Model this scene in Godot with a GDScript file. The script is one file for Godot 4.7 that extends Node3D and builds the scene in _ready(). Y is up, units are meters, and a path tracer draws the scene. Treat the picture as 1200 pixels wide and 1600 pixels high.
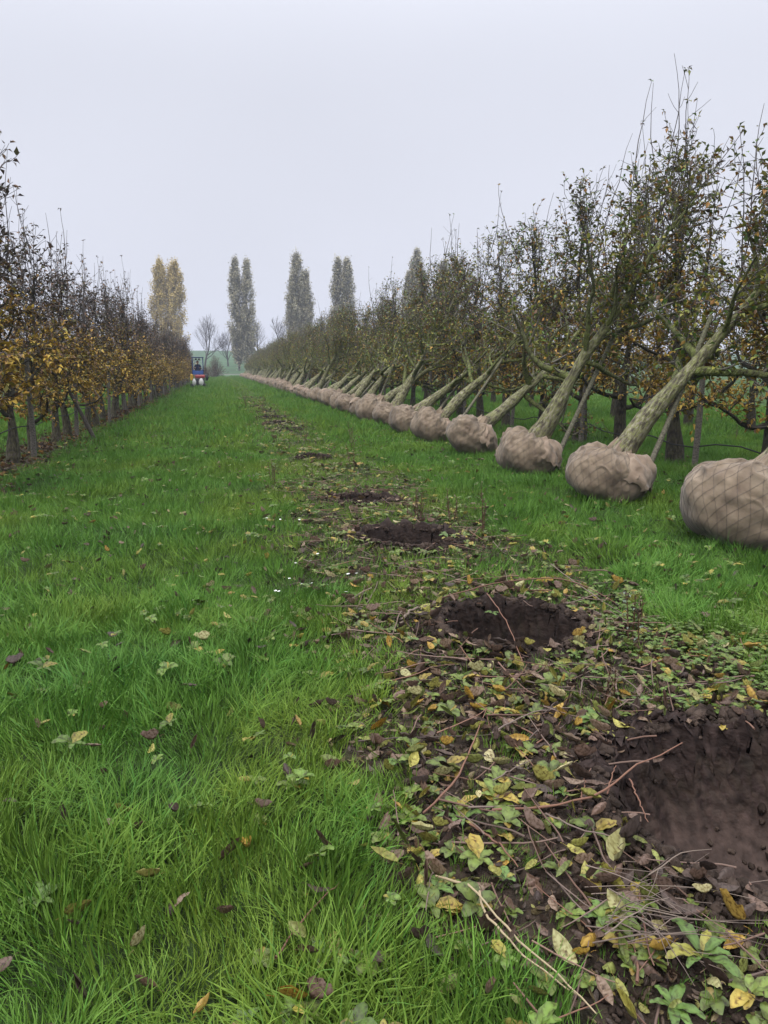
extends Node3D
# A pear orchard in late autumn: a row of dug trees laid over on their burlap root balls, the pits
# they came out of, the rows still standing on both sides. X is across the rows, -z runs along them.

const EYE := 1.6

# ---------------------------------------------------------------- mesh builder
class MB:
	var v := PackedVector3Array()
	var n := PackedVector3Array()
	var c := PackedColorArray()
	var idx := PackedInt32Array()

	func tris() -> int:
		return idx.size() / 3

	func vert(p: Vector3, nn: Vector3, col: Color) -> int:
		v.append(p); n.append(nn); c.append(col)
		return v.size() - 1

	func tri(a: int, b: int, d: int) -> void:
		idx.append(a); idx.append(b); idx.append(d)

	func quad_n(a: Vector3, b: Vector3, d: Vector3, e: Vector3, col: Color) -> void:
		var nn := (d - a).cross(b - a).normalized()
		var i := v.size()
		vert(a, nn, col); vert(b, nn, col); vert(d, nn, col); vert(e, nn, col)
		tri(i, i + 1, i + 2); tri(i, i + 2, i + 3)

	# a round tube along pts; col0 to col1 along its length
	func tube(pts: PackedVector3Array, rad: PackedFloat32Array, sides: int, col0: Color, col1: Color, cap := true, lump := 0.0, ph := 0.0) -> void:
		var m := pts.size()
		var t := (pts[1] - pts[0]).normalized()
		var u := t.cross(Vector3(0.31, 0.17, 0.93)).normalized()
		var first := v.size()
		for i in m:
			if i > 0 and i < m - 1:
				t = (pts[i + 1] - pts[i - 1]).normalized()
			elif i == m - 1:
				t = (pts[i] - pts[i - 1]).normalized()
			u = (u - t * u.dot(t)).normalized()
			var w := t.cross(u)
			var col := col0.lerp(col1, float(i) / (m - 1))
			for k in sides:
				var a := TAU * k / sides
				var d := u * cos(a) + w * sin(a)
				var r := rad[i]
				if lump > 0.0:
					r *= 1.0 + lump * (sin(a * 2.0 + i * 1.3 + ph) * 0.6 + sin(a * 3.0 - i * 0.9 + ph * 2.0) * 0.4)
				vert(pts[i] + d * r, d, col)
		for i in m - 1:
			for k in sides:
				var a := first + i * sides + k
				var b := first + i * sides + (k + 1) % sides
				tri(a, a + sides, b)
				tri(b, a + sides, b + sides)
		if cap:
			var e := vert(pts[m - 1] + t * rad[m - 1] * 0.4, t, col1)
			for k in sides:
				tri(first + (m - 1) * sides + k, e, first + (m - 1) * sides + (k + 1) % sides)

	# a box with chamfered edges, turned by b about its centre
	func box(at: Vector3, size: Vector3, ch: float, col: Color, b := Basis.IDENTITY) -> void:
		var h := size / 2.0
		var k := h - Vector3(ch, ch, ch)
		var put := func(list: Array, nn: Vector3) -> void:
			var i := v.size()
			for p: Vector3 in list:
				vert(at + b * p, b * nn, col)
			var cw: Vector3 = (list[1] - list[0]).cross(list[2] - list[0])
			for j in range(1, list.size() - 1):
				if cw.dot(nn) > 0.0:
					tri(i, i + j + 1, i + j)
				else:
					tri(i, i + j, i + j + 1)
		for ax in 3:
			var a2 := (ax + 1) % 3
			var a3 := (ax + 2) % 3
			for s in [-1.0, 1.0]:
				var q := []
				for e in [[-1, -1], [1, -1], [1, 1], [-1, 1]]:
					var p := Vector3.ZERO
					p[ax] = h[ax] * s; p[a2] = k[a2] * e[0]; p[a3] = k[a3] * e[1]
					q.append(p)
				var nn := Vector3.ZERO
				nn[ax] = s
				put.call(q, nn)
				for s2 in [-1.0, 1.0]:
					var e0 := Vector3.ZERO; var e1 := Vector3.ZERO; var e2 := Vector3.ZERO; var e3 := Vector3.ZERO
					e0[ax] = h[ax] * s; e0[a2] = k[a2] * s2; e0[a3] = -k[a3]
					e1[ax] = k[ax] * s; e1[a2] = h[a2] * s2; e1[a3] = -k[a3]
					e2[ax] = k[ax] * s; e2[a2] = h[a2] * s2; e2[a3] = k[a3]
					e3[ax] = h[ax] * s; e3[a2] = k[a2] * s2; e3[a3] = k[a3]
					var n2 := Vector3.ZERO
					n2[ax] = s; n2[a2] = s2
					put.call([e0, e1, e2, e3], n2.normalized())
		for s in [[-1, -1, -1], [1, -1, -1], [-1, 1, -1], [1, 1, -1], [-1, -1, 1], [1, -1, 1], [-1, 1, 1], [1, 1, 1]]:
			var d := Vector3(s[0], s[1], s[2])
			put.call([Vector3(h.x, k.y, k.z) * d, Vector3(k.x, h.y, k.z) * d, Vector3(k.x, k.y, h.z) * d], d.normalized())

	# a folded, drooping leaf of four faces
	func leaf(p: Vector3, dir: Vector3, up: Vector3, size: float, wide: float, fold: float, droop: float, col: Color) -> void:
		var side := dir.cross(up).normalized()
		var nn := side.cross(dir).normalized()
		var mid := p + dir * size * 0.5 - nn * (fold * size * 0.25)
		var tip := p + dir * size - nn * (droop * size)
		var l := p + dir * size * 0.45 + side * (wide * size) + nn * (fold * size * 0.2)
		var r := p + dir * size * 0.45 - side * (wide * size) + nn * (fold * size * 0.2)
		var i := v.size()
		vert(p, nn, col); vert(l, (nn - side * fold).normalized(), col); vert(r, (nn + side * fold).normalized(), col)
		vert(mid, nn, col); vert(tip, (nn + dir * droop).normalized(), col)
		tri(i, i + 3, i + 1); tri(i, i + 2, i + 3); tri(i + 1, i + 3, i + 4); tri(i + 3, i + 2, i + 4)

	func mesh(mat: Material) -> ArrayMesh:
		var a := []
		a.resize(Mesh.ARRAY_MAX)
		a[Mesh.ARRAY_VERTEX] = v
		a[Mesh.ARRAY_NORMAL] = n
		a[Mesh.ARRAY_COLOR] = c
		a[Mesh.ARRAY_INDEX] = idx
		var m := ArrayMesh.new()
		m.add_surface_from_arrays(Mesh.PRIMITIVE_TRIANGLES, a)
		m.surface_set_material(0, mat)
		return m

	func smooth() -> void:
		n.fill(Vector3.ZERO)
		for i in range(0, idx.size(), 3):
			var a := v[idx[i]]
			var f := (v[idx[i + 2]] - a).cross(v[idx[i + 1]] - a)
			for k in 3:
				n[idx[i + k]] += f
		for i in n.size():
			n[i] = n[i].normalized()


# ---------------------------------------------------------------- naming
var taken := {}

func numbered(called: String) -> String:
	var k: int = taken.get(called, 0)
	taken[called] = k + 1
	return called if k == 0 else "%s_%03d" % [called, k]

func tag(o: Node, label: String, category: String, group := "", kind := "") -> void:
	o.set_meta("label", label)
	if category: o.set_meta("category", category)
	if group: o.set_meta("group", group)
	if kind: o.set_meta("kind", kind)

func base(called: String, label: String, category: String, at: Vector3, group := "") -> Node3D:
	var o := Node3D.new()
	o.name = numbered(called)
	add_child(o, true)
	o.position = at
	tag(o, label, category, group)
	return o

func part(called: String, m: Mesh, parent: Node, xf := Transform3D.IDENTITY, kind := "") -> MeshInstance3D:
	var o := MeshInstance3D.new()
	o.name = called
	o.mesh = m
	o.transform = xf
	parent.add_child(o, true)
	if kind: o.set_meta("kind", kind)
	return o

func solo(called: String, m: Mesh, at: Vector3, label: String, category: String, group := "", kind := "") -> MeshInstance3D:
	var o := MeshInstance3D.new()
	o.name = numbered(called)
	o.mesh = m
	o.position = at
	add_child(o, true)
	tag(o, label, category, group, kind)
	return o

const ORD := ["nearest", "second", "third", "fourth", "fifth", "sixth", "seventh", "eighth", "ninth", "tenth", "eleventh", "twelfth", "thirteenth", "fourteenth", "fifteenth", "sixteenth", "seventeenth", "eighteenth", "nineteenth", "twentieth"]

func nth(i: int) -> String:
	return ORD[i] if i < ORD.size() else ""

# ---------------------------------------------------------------- materials
var M := {}

func noise(seed_: int, freq: float, oct := 4, kind := FastNoiseLite.TYPE_SIMPLEX_SMOOTH) -> FastNoiseLite:
	var f := FastNoiseLite.new()
	f.seed = seed_
	f.noise_type = kind
	f.frequency = freq
	f.fractal_octaves = oct
	f.fractal_type = FastNoiseLite.FRACTAL_FBM if oct > 1 else FastNoiseLite.FRACTAL_NONE
	return f

func tex(seed_: int, freq: float, stops: Array, oct := 4, size := 512, normal := false, bump := 4.0, kind := FastNoiseLite.TYPE_SIMPLEX_SMOOTH) -> NoiseTexture2D:
	var t := NoiseTexture2D.new()
	t.width = size
	t.height = size
	t.seamless = true
	t.noise = noise(seed_, freq, oct, kind)
	if normal:
		t.as_normal_map = true
		t.bump_strength = bump
	elif stops.size():
		var g := Gradient.new()
		var off := PackedFloat32Array()
		var cols := PackedColorArray()
		for s in stops:
			off.append(s[0]); cols.append(s[1])
		g.offsets = off
		g.colors = cols
		t.color_ramp = g
	return t

func lin(r: float, g: float, b: float) -> Color:
	return Color(r, g, b).linear_to_srgb()

func surf(called: String, albedo: Color, rough: float, texture: Texture2D = null, scale := 1.0, height: Texture2D = null, deep := 0.0, world := false) -> StandardMaterial3D:
	var m := StandardMaterial3D.new()
	m.resource_name = called
	m.albedo_color = albedo
	m.roughness = rough
	m.vertex_color_use_as_albedo = true
	if texture or height:
		m.uv1_triplanar = true
		m.uv1_world_triplanar = world
		m.uv1_scale = Vector3.ONE * scale
	if texture: m.albedo_texture = texture
	if height:
		m.heightmap_enabled = true
		m.heightmap_texture = height
		m.heightmap_scale = deep
	M[called] = m
	return m

func leafy(called: String, rough: float, glow: float, spec := 0.5) -> StandardMaterial3D:
	var m := surf(called, Color.WHITE, rough)
	m.cull_mode = BaseMaterial3D.CULL_DISABLED
	m.metallic_specular = spec
	if glow > 0.0:
		m.backlight_enabled = true
		m.backlight = Color(glow, glow, glow)
	return m

func make_materials() -> void:
	var g := func(x: float) -> Color: return Color(x, x, x)
	var mottled := tex(11, 0.02, [[0.25, g.call(0.62)], [0.5, g.call(0.85)], [0.75, g.call(1.0)]], 5)
	var grain := tex(12, 0.03, [], 5)
	var fine := tex(13, 0.09, [], 4)
	surf("soil", Color.WHITE, 0.9, tex(14, 0.015, [[0.2, g.call(0.6)], [0.5, g.call(0.85)], [0.8, g.call(1.0)]], 6), 1.1, tex(15, 0.05, [], 5), 2.2, true)
	surf("pit_soil", Color.WHITE, 0.8, mottled, 1.3, tex(16, 0.03, [], 5), 1.1, true)
	M.pit_soil.metallic_specular = 0.3
	M.soil.metallic_specular = 0.25
	var bark_map := tex(17, 0.012, [[0.2, Color(0.42, 0.4, 0.37)], [0.4, Color(0.72, 0.72, 0.66)], [0.56, Color(0.8, 0.88, 0.56)], [0.72, Color(1, 1, 1)]], 6)
	surf("bark", Color.WHITE, 0.85, bark_map, 2.2, tex(18, 0.03, [], 5, 512, false, 4.0, FastNoiseLite.TYPE_SIMPLEX_SMOOTH), 1.8)
	M.bark.uv1_scale = Vector3(3.4, 1.1, 3.4)
	surf("twig", Color.WHITE, 0.8)
	var weave := Image.create(256, 256, false, Image.FORMAT_L8)
	for y in 256:
		for x in 256:
			var over := (x / 4 + y / 4) % 2 == 0
			var a := absf(sin((x if over else y) * PI / 4.0))
			weave.set_pixel(x, y, g.call(0.35 + 0.6 * a))
	var wt := ImageTexture.create_from_image(weave)
	surf("burlap", Color.WHITE, 0.95, tex(19, 0.01, [[0.2, Color(0.8, 0.78, 0.76)], [0.5, Color(0.93, 0.92, 0.9)], [0.75, Color(1, 1, 1)]], 5), 0.9, fine, 0.16)
	M.burlap.detail_enabled = false
	M.burlap.rim_enabled = true
	M.burlap.rim = 0.3
	surf("burlap_weave", Color.WHITE, 0.95, wt, 3.0)
	surf("wire", lin(0.115, 0.095, 0.08), 0.6)
	surf("stake", Color.WHITE, 0.9, mottled, 3.0, fine, 0.5)
	leafy("leaves", 0.55, 0.5, 0.4)
	leafy("grass", 0.55, 0.5, 0.28)
	leafy("weed", 0.5, 0.4, 0.45)
	var spots := tex(22, 0.03, [[0.14, Color(0.4, 0.3, 0.2)], [0.3, Color(0.74, 0.7, 0.62)], [0.5, Color(0.95, 0.95, 0.93)], [0.75, Color(1, 1, 1)]], 4)
	leafy("litter", 0.6, 0.15, 0.45)
	for k in ["litter", "weed"]:
		M[k].albedo_texture = spots
		M[k].uv1_triplanar = true
		M[k].uv1_scale = Vector3.ONE * (0.4 if k == "litter" else 2.5)
	leafy("far_leaves", 0.9, 0.25, 0.2)
	surf("hill", Color.WHITE, 0.95, tex(20, 0.01, [[0.3, g.call(0.8)], [0.7, g.call(1.0)]], 5), 0.02, null, 0.0, true)
	surf("paint", Color.WHITE, 0.45)
	surf("rubber", Color.WHITE, 0.8)
	surf("cloth", Color.WHITE, 0.9)
	surf("flower", Color.WHITE, 0.7)
	var gl := StandardMaterial3D.new()
	gl.transparency = BaseMaterial3D.TRANSPARENCY_ALPHA
	gl.albedo_color = Color(0.75, 0.85, 0.95, 0.12)
	gl.roughness = 0.05
	M["glass"] = gl

# ---------------------------------------------------------------- ground
var n_low := noise(31, 0.35, 2)
var n_mid := noise(32, 1.4, 3)
var n_fine := noise(33, 6.0, 3)
var n_patch := noise(34, 0.55, 3)
var n_dir := noise(35, 0.9, 2)
var n_edge := noise(36, 0.8, 3)
# x, distance along the row, radius, depth
var PITS := [[1.94, 2.23, 0.585, 0.5], [1.73, 4.36, 0.42, 0.5], [1.68, 6.9, 0.43, 0.5], [1.67, 9.05, 0.38, 0.45], [1.6, 13.9, 0.26, 0.2], [1.62, 20.8, 0.4, 0.3], [1.7, 23.2, 0.36, 0.3], [1.6, 25.8, 0.42, 0.3], [1.7, 29.6, 0.36, 0.3], [1.6, 34.0, 0.4, 0.3]]

func bowl(r: float) -> float:
	return 1.0 - pow(clampf(r, 0.0, 1.0), 5.0)

func flat_y(x: float, d: float) -> float:
	return n_low.get_noise_2d(x, d) * 0.06 + n_mid.get_noise_2d(x, d) * 0.02

# 0 on the grass, 1 on the bare strip of the dug row
func strip(x: float, d: float) -> float:
	var e := n_edge.get_noise_2d(x, d) * 0.55
	var half := 1.15 if d < 11.0 else lerpf(1.15, 0.8, clampf((d - 11.0) / 6.0, 0.0, 1.0))
	var q := 1.0 - smoothstep(half * 0.72, half * 1.12, absf(x - 1.68) + e)
	if d > 3.6:
		var worn := lerpf(1.0, 0.55, smoothstep(3.6, 5.6, d))
		if d > 18.0: worn = 0.62
		for p in PITS:
			var away: float = Vector2(x - p[0], (d - p[1]) * 1.2).length() / p[2]
			worn = maxf(worn, 1.0 - smoothstep(1.3, 2.3, away))
		q *= worn
	return q

func left_row(x: float, d: float) -> float:
	return 1.0 - smoothstep(0.35, 0.85, absf(x + 3.65) + n_edge.get_noise_2d(x * 1.7, d) * 0.5)

func pit_r(x: float, d: float) -> float:
	var best := 9.0
	for p in PITS:
		if absf(d - p[1]) < 1.5:
			best = minf(best, Vector2(x - p[0], d - p[1]).length() / p[2])
	return best

func gh(x: float, d: float) -> float:
	var y := flat_y(x, d)
	if d < 40.0 and d > -1.0 and absf(x - 1.7) < 1.6:
		var s := strip(x, d)
		y += s * n_fine.get_noise_2d(x, d) * 0.03
	return y

func axis_lines(lo: float, a: float, b: float, hi: float, step: float, grow: float) -> PackedFloat32Array:
	var left := []
	var s := step
	var x := a
	while x > lo:
		s *= grow
		x -= s
		left.push_front(x)
	var r := PackedFloat32Array(left)
	x = a
	while x < b:
		r.append(x)
		x += step
	s = step
	while x < hi:
		r.append(x)
		s *= grow
		x += s
	r.append(x)
	return r

func make_ground() -> void:
	var xs := axis_lines(-420, -3.0, 6.5, 420, 0.05, 1.14)
	var ds := axis_lines(-60, 0.6, 11.0, 760, 0.05, 1.06)
	var mb := MB.new()
	var w := xs.size()
	var grass_under := Color(0.035, 0.055, 0.016)
	var dirt := Color(0.066, 0.048, 0.038)
	var row_dirt := Color(0.085, 0.06, 0.038)
	var far_green := Color(0.055, 0.115, 0.026)
	for d in ds:
		for x in xs:
			var y := gh(x, d)
			var pr := pit_r(x, d)
			if pr < 1.2:
				for p in PITS:
					var r: float = Vector2(x - p[0], d - p[1]).length() / p[2]
					if r < 1.12:
						y -= p[3] * bowl(r / 1.02) + 0.09 * (1.0 - smoothstep(1.0, 1.12, r))
			var col := grass_under.lerp(far_green, smoothstep(8.0, 40.0, Vector2(x, d).length()))
			if d > -2.0 and d < 170.0:
				col = col.lerp(dirt if d < 20.0 else row_dirt, strip(x, d) * (1.0 if d < 20.0 else 0.6))
				col = col.lerp(row_dirt, 0.85 * left_row(x, d))
			mb.vert(Vector3(x, y, -d), Vector3.UP, col)
	for j in ds.size() - 1:
		for i in w - 1:
			var a := j * w + i
			mb.tri(a, a + w, a + 1)
			mb.tri(a + 1, a + w, a + w + 1)
	mb.smooth()
	solo("ground", mb.mesh(M.soil), Vector3.ZERO, "grassy orchard ground with a bare dug strip along it", "", "", "structure")

func hill_y(x: float, d: float) -> float:
	return -0.6 + 13.5 * smoothstep(118.0, 520.0, d) + 0.5 * sin(x * 0.011 + 0.6) * smoothstep(150.0, 400.0, d)

func make_hill() -> void:
	var mb := MB.new()
	var w := 41
	for j in 40:
		for i in w:
			var x := -500.0 + i * 25.0
			var d := 112.0 + j * 16.0
			mb.vert(Vector3(x, hill_y(x, d), -d), Vector3.UP, Color(0.04, 0.105, 0.034))
	for j in 39:
		for i in w - 1:
			var a := j * w + i
			mb.tri(a, a + w, a + 1)
			mb.tri(a + 1, a + w, a + w + 1)
	mb.smooth()
	solo("hill", mb.mesh(M.hill), Vector3.ZERO, "green crop field rising to the horizon behind the poplars", "", "", "structure")
	var rb := MB.new()
	for i in 40:
		var x := -80.0 + i * 4.0
		var y0 := hill_y(x, 184.0) + 0.06
		var y1 := hill_y(x, 188.0) + 0.06
		rb.quad_n(Vector3(x, y0, -184), Vector3(x, y1, -188), Vector3(x + 4, y1, -188), Vector3(x + 4, y0, -184), Color(0.17, 0.17, 0.14))
	solo("farm_track", rb.mesh(M.hill), Vector3.ZERO, "pale farm track crossing beyond the end of the orchard rows", "", "", "structure")

func make_pit(i: int, label: String) -> void:
	var p: Array = PITS[i]
	var nz := noise(500 + i, 1.0, 4)
	var mb := MB.new()
	var rings := 84 if i < 1 else 44 if i < 2 else 26
	var segs := 240 if i < 1 else 120 if i < 2 else 64
	var R: float = p[2]
	var rimc := Color(0.05, 0.035, 0.029) if i == 0 else Color(0.036, 0.026, 0.021)  # dark soil; pits past the first coloured darker still, as shade on their walls
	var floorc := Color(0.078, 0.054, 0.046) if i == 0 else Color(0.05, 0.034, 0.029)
	var at := Vector3(p[0], gh(p[0], p[1]), -p[1])
	for j in rings + 1:
		var r := 1.5 * pow(float(j) / rings, 0.85)
		for k in segs:
			var a := TAU * k / segs
			var dx := cos(a)
			var dz := sin(a)
			var wob := 1.0 + 0.10 * nz.get_noise_2d(dx * 2.2 + 9.0, dz * 2.2)
			var x := dx * r * R * wob
			var z := dz * r * R * wob
			var gy := gh(p[0] + x, p[1] - z) - at.y
			var rough := smoothstep(0.78, 0.99, r)
			var y: float = -p[3] * bowl(r)
			y += 0.06 * smoothstep(0.5, -0.7, dz) * exp(-pow((r - 1.1) / 0.13, 2.0)) * (0.8 + 0.9 * nz.get_noise_2d(dx * 3.0, dz * 3.0))
			y += (0.05 * nz.get_noise_2d(x * 8.0, z * 8.0) + 0.055 * absf(nz.get_noise_2d(x * 20.0, z * 20.0)) + (0.03 * nz.get_noise_2d(x * 55.0, z * 55.0) if i == 0 else 0.0)) * (0.12 + rough)
			y = lerpf(y, gy - 0.05, smoothstep(1.2, 1.5, r)) if r > 1.0 else y + gy * smoothstep(0.7, 1.0, r)
			var x2 := x + rough * 0.05 * nz.get_noise_3d(x * 22.0, y * 22.0, z * 22.0)
			z += rough * 0.05 * nz.get_noise_3d(x * 22.0 + 50.0, y * 22.0, z * 22.0)
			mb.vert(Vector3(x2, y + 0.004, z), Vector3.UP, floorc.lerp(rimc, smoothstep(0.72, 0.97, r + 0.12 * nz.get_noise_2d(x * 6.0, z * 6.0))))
	for j in rings:
		for k in segs:
			var a := j * segs + k
			var b := j * segs + (k + 1) % segs
			mb.tri(a, b, a + segs)
			mb.tri(b, b + segs, a + segs)
	mb.smooth()
	solo("planting_pit", mb.mesh(M.pit_soil), at, label, "pit", "pits left by the dug trees")

# ---------------------------------------------------------------- copies
class Scatter:
	var buf := PackedFloat32Array()
	var count := 0
	func put(o: Vector3, b: Basis, col: Color) -> void:
		buf.append_array(PackedFloat32Array([b.x.x, b.y.x, b.z.x, o.x, b.x.y, b.y.y, b.z.y, o.y, b.x.z, b.y.z, b.z.z, o.z, col.r, col.g, col.b, 1.0]))
		count += 1

func scatter_node(called: String, s: Scatter, m: Mesh, parent: Node, label := "") -> void:
	if s.count == 0:
		return
	var mm := MultiMesh.new()
	mm.transform_format = MultiMesh.TRANSFORM_3D
	mm.use_colors = true
	mm.mesh = m
	mm.instance_count = s.count
	mm.buffer = s.buf
	var o := MultiMeshInstance3D.new()
	o.name = numbered(called) if parent == self else called
	o.multimesh = mm
	parent.add_child(o, true)
	o.set_meta("kind", "stuff")
	if label: o.set_meta("label", label)

func turn(rng: RandomNumberGenerator, lean: float, s: float, toward := -1.0, tall := 1.0) -> Basis:
	var a := rng.randf() * TAU
	var ax := rng.randf() * TAU if toward < 0.0 else toward
	return Basis(Vector3(cos(ax), 0, sin(ax)), lean) * Basis(Vector3.UP, a) * Basis.from_scale(Vector3(s, s * tall, s))

# ---------------------------------------------------------------- grass
func tuft(rng: RandomNumberGenerator, blades: int, spread: float, h0: float, h1: float, wide: float, segs: int, flop: float) -> MB:
	var mb := MB.new()
	for i in blades:
		var a := rng.randf() * TAU
		var r := spread * sqrt(rng.randf())
		var p := Vector3(cos(a) * r, -0.02, sin(a) * r)
		var az := a + rng.randf_range(-1.2, 1.2)
		var out := Vector3(cos(az), 0, sin(az))
		var h := rng.randf_range(h0, h1)
		var bend := rng.randf_range(0.2, 1.0) * flop
		var w := wide * rng.randf_range(0.7, 1.2)
		var k := rng.randf_range(0.72, 1.2)
		var col := Color(k, k, k)
		var kind := rng.randf()
		if kind < 0.07:
			col = Color(3.6, 1.6, 3.0) * k
		elif kind < 0.22:
			col = Color(1.5, 1.12, 1.0) * k
		elif kind < 0.35:
			col = Color(0.8, 1.0, 1.5) * k
		var side := out.cross(Vector3.UP).rotated(Vector3.UP, rng.randf_range(-0.7, 0.7))
		var first := mb.v.size()
		var dir := (Vector3.UP + out * rng.randf_range(0.05, 0.5)).normalized()
		var q := p
		for s in segs + 1:
			var t := float(s) / segs
			var ww := w * (1.0 - t * t) * 0.5
			var nn := side.cross(dir).normalized()
			if s == segs:
				mb.vert(q, nn, col)
			else:
				mb.vert(q - side * ww, (nn - side * 0.4).normalized(), col)
				mb.vert(q + side * ww, (nn + side * 0.4).normalized(), col)
			q += dir * h / segs
			dir = (dir + (out * 1.0 - Vector3.UP * 0.55) * bend * (0.5 + t) / segs * 1.6).normalized()
		for s in segs:
			var b := first + s * 2
			if s == segs - 1:
				mb.tri(b, b + 2, b + 1)
			else:
				mb.tri(b, b + 2, b + 1)
				mb.tri(b + 1, b + 2, b + 3)
	return mb

func seen(x: float, d: float, margin: float) -> bool:
	var f := x * 0.2062 + d * 0.9785
	var r := x * 0.9785 - d * 0.2062
	return f > 0.6 and absf(r) < f * 0.52 + margin

func make_grass() -> void:
	var rng := RandomNumberGenerator.new()
	rng.seed = 77
	var sets := []
	for k in 5: sets.append(tuft(rng, 18, 0.05, 0.05, 0.17, 0.0056, 5, 1.0).mesh(M.grass))
	for k in 4: sets.append(tuft(rng, 18, 0.09, 0.08, 0.17, 0.006, 3, 0.9).mesh(M.grass))
	for k in 4: sets.append(tuft(rng, 20, 0.2, 0.09, 0.19, 0.014, 2, 0.8).mesh(M.grass))
	var sc := []
	for k in sets.size(): sc.append(Scatter.new())
	# from, to, step of the jittered lattice, first set, how many sets
	for band in [[0.9, 5.5, 0.042, 0, 5], [5.5, 16.0, 0.075, 5, 4], [16.0, 42.0, 0.17, 9, 4], [42.0, 180.0, 0.42, 9, 4]]:
		var st: float = band[2]
		var d: float = band[0]
		while d < band[1]:
			var x := -13.0
			var reach: float = d * 0.85 + 4.0
			x = maxf(-13.0, -reach)
			while x < minf(22.0, reach + 3.0):
				var px := x + rng.randf() * st
				var pd := d + rng.randf() * st
				x += st
				if not seen(px, pd, 1.6):
					continue
				var s := strip(px, pd)
				var lr := left_row(px, pd)
				var patch := n_patch.get_noise_2d(px, pd)
				var keep := 1.0 - 0.8 * s
				if px > 0.9 and px < 2.4 and pd < 4.0: keep = minf(keep, 0.2)
				keep *= 1.0 - 0.75 * lr
				keep *= 0.78 + 0.5 * patch + 0.2
				if rng.randf() > keep or pit_r(px, pd) < 1.12:
					continue
				var big: float = 1.0 + 0.55 * n_patch.get_noise_2d(px * 2.0 + 40.0, pd * 2.0)
				big *= lerpf(1.0, 0.55, clampf(s + lr, 0.0, 1.0)) * rng.randf_range(0.75, 1.2)
				if pd > 42.0: big *= 1.7
				var yel := clampf(n_patch.get_noise_2d(px * 0.8 - 70.0, pd * 0.8) * 1.1 + 0.12 + 0.9 * s + (0.25 if px > -0.2 and px < 0.7 else 0.0), 0.0, 1.0)
				var col := Color(0.092, 0.2, 0.03).lerp(Color(0.16, 0.23, 0.031), yel * 0.75)
				col = col.lerp(Color(0.072, 0.175, 0.032), clampf(-patch, 0.0, 0.6))
				col *= rng.randf_range(0.85, 1.2)
				var lean_dir := n_dir.get_noise_2d(px, pd) * 6.0 + 10.0
				var b := turn(rng, 0.15 + 0.5 * absf(n_dir.get_noise_2d(px + 90.0, pd)) + rng.randf() * 0.5, big, lean_dir, 1.0)
				sc[band[3] + rng.randi() % int(band[4])].put(Vector3(px, gh(px, pd), -pd), b, col)
			d += st
	var root := Node3D.new()
	root.name = "grass"
	add_child(root, true)
	tag(root, "long green meadow grass of the orchard alleys", "", "", "stuff")
	var total := 0
	for k in sets.size():
		total += sc[k].count
		scatter_node("grass_tufts", sc[k], sets[k], root)
	print("grass tufts ", total)

# ---------------------------------------------------------------- trees
func path(rng: RandomNumberGenerator, p: Vector3, dir: Vector3, length: float, segs: int, wig: float, lift: float) -> PackedVector3Array:
	var r := PackedVector3Array([p])
	var d := dir.normalized()
	for i in segs:
		d = (d + Vector3(rng.randf_range(-1, 1), rng.randf_range(-1, 1), rng.randf_range(-1, 1)) * wig + Vector3.UP * lift).normalized()
		p += d * length / segs
		r.append(p)
	return r

func radii(rng: RandomNumberGenerator, r0: float, r1: float, m: int, knob := 0.0) -> PackedFloat32Array:
	var r := PackedFloat32Array()
	for i in m:
		r.append(lerpf(r0, r1, float(i) / (m - 1)) * (1.0 + rng.randf_range(-knob, knob)))
	return r

func pick(rng: RandomNumberGenerator, pal: Array) -> Color:
	var k := rng.randf()
	for e in pal:
		k -= e[0]
		if k <= 0.0:
			var s := rng.randf_range(0.75, 1.25)
			return Color(e[1] * s, e[2] * s, e[3] * s)
	return Color(pal[0][1], pal[0][2], pal[0][3])

func put_leaf(rng: RandomNumberGenerator, lv: MB, p: Vector3, away: Vector3, o: Dictionary) -> void:
	var y := p.y
	var many: float = clampf(lerpf(o.low, o.high, smoothstep(o.y_low, o.y_high, y)), 0.0, 1.0)
	if rng.randf() > many:
		return
	var pal: Array = o.pal_low if rng.randf() > smoothstep(o.y_low - 0.4, o.y_high, y) else o.pal_high
	var d := (away + Vector3(rng.randf_range(-1, 1), rng.randf_range(-1.1, 0.5), rng.randf_range(-1, 1))).normalized()
	var up := Vector3(rng.randf_range(-0.6, 0.6), 1.0, rng.randf_range(-0.6, 0.6)).normalized()
	if absf(d.dot(up)) > 0.95:
		up = Vector3(1, 0.1, 0)
	lv.leaf(p + d * 0.015, d, up, rng.randf_range(0.055, 0.098) * o.get("leaf_size", 1.0), rng.randf_range(0.22, 0.34), rng.randf_range(0.1, 0.8), rng.randf_range(0.05, 0.5), pick(rng, pal) * 1.3)

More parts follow.
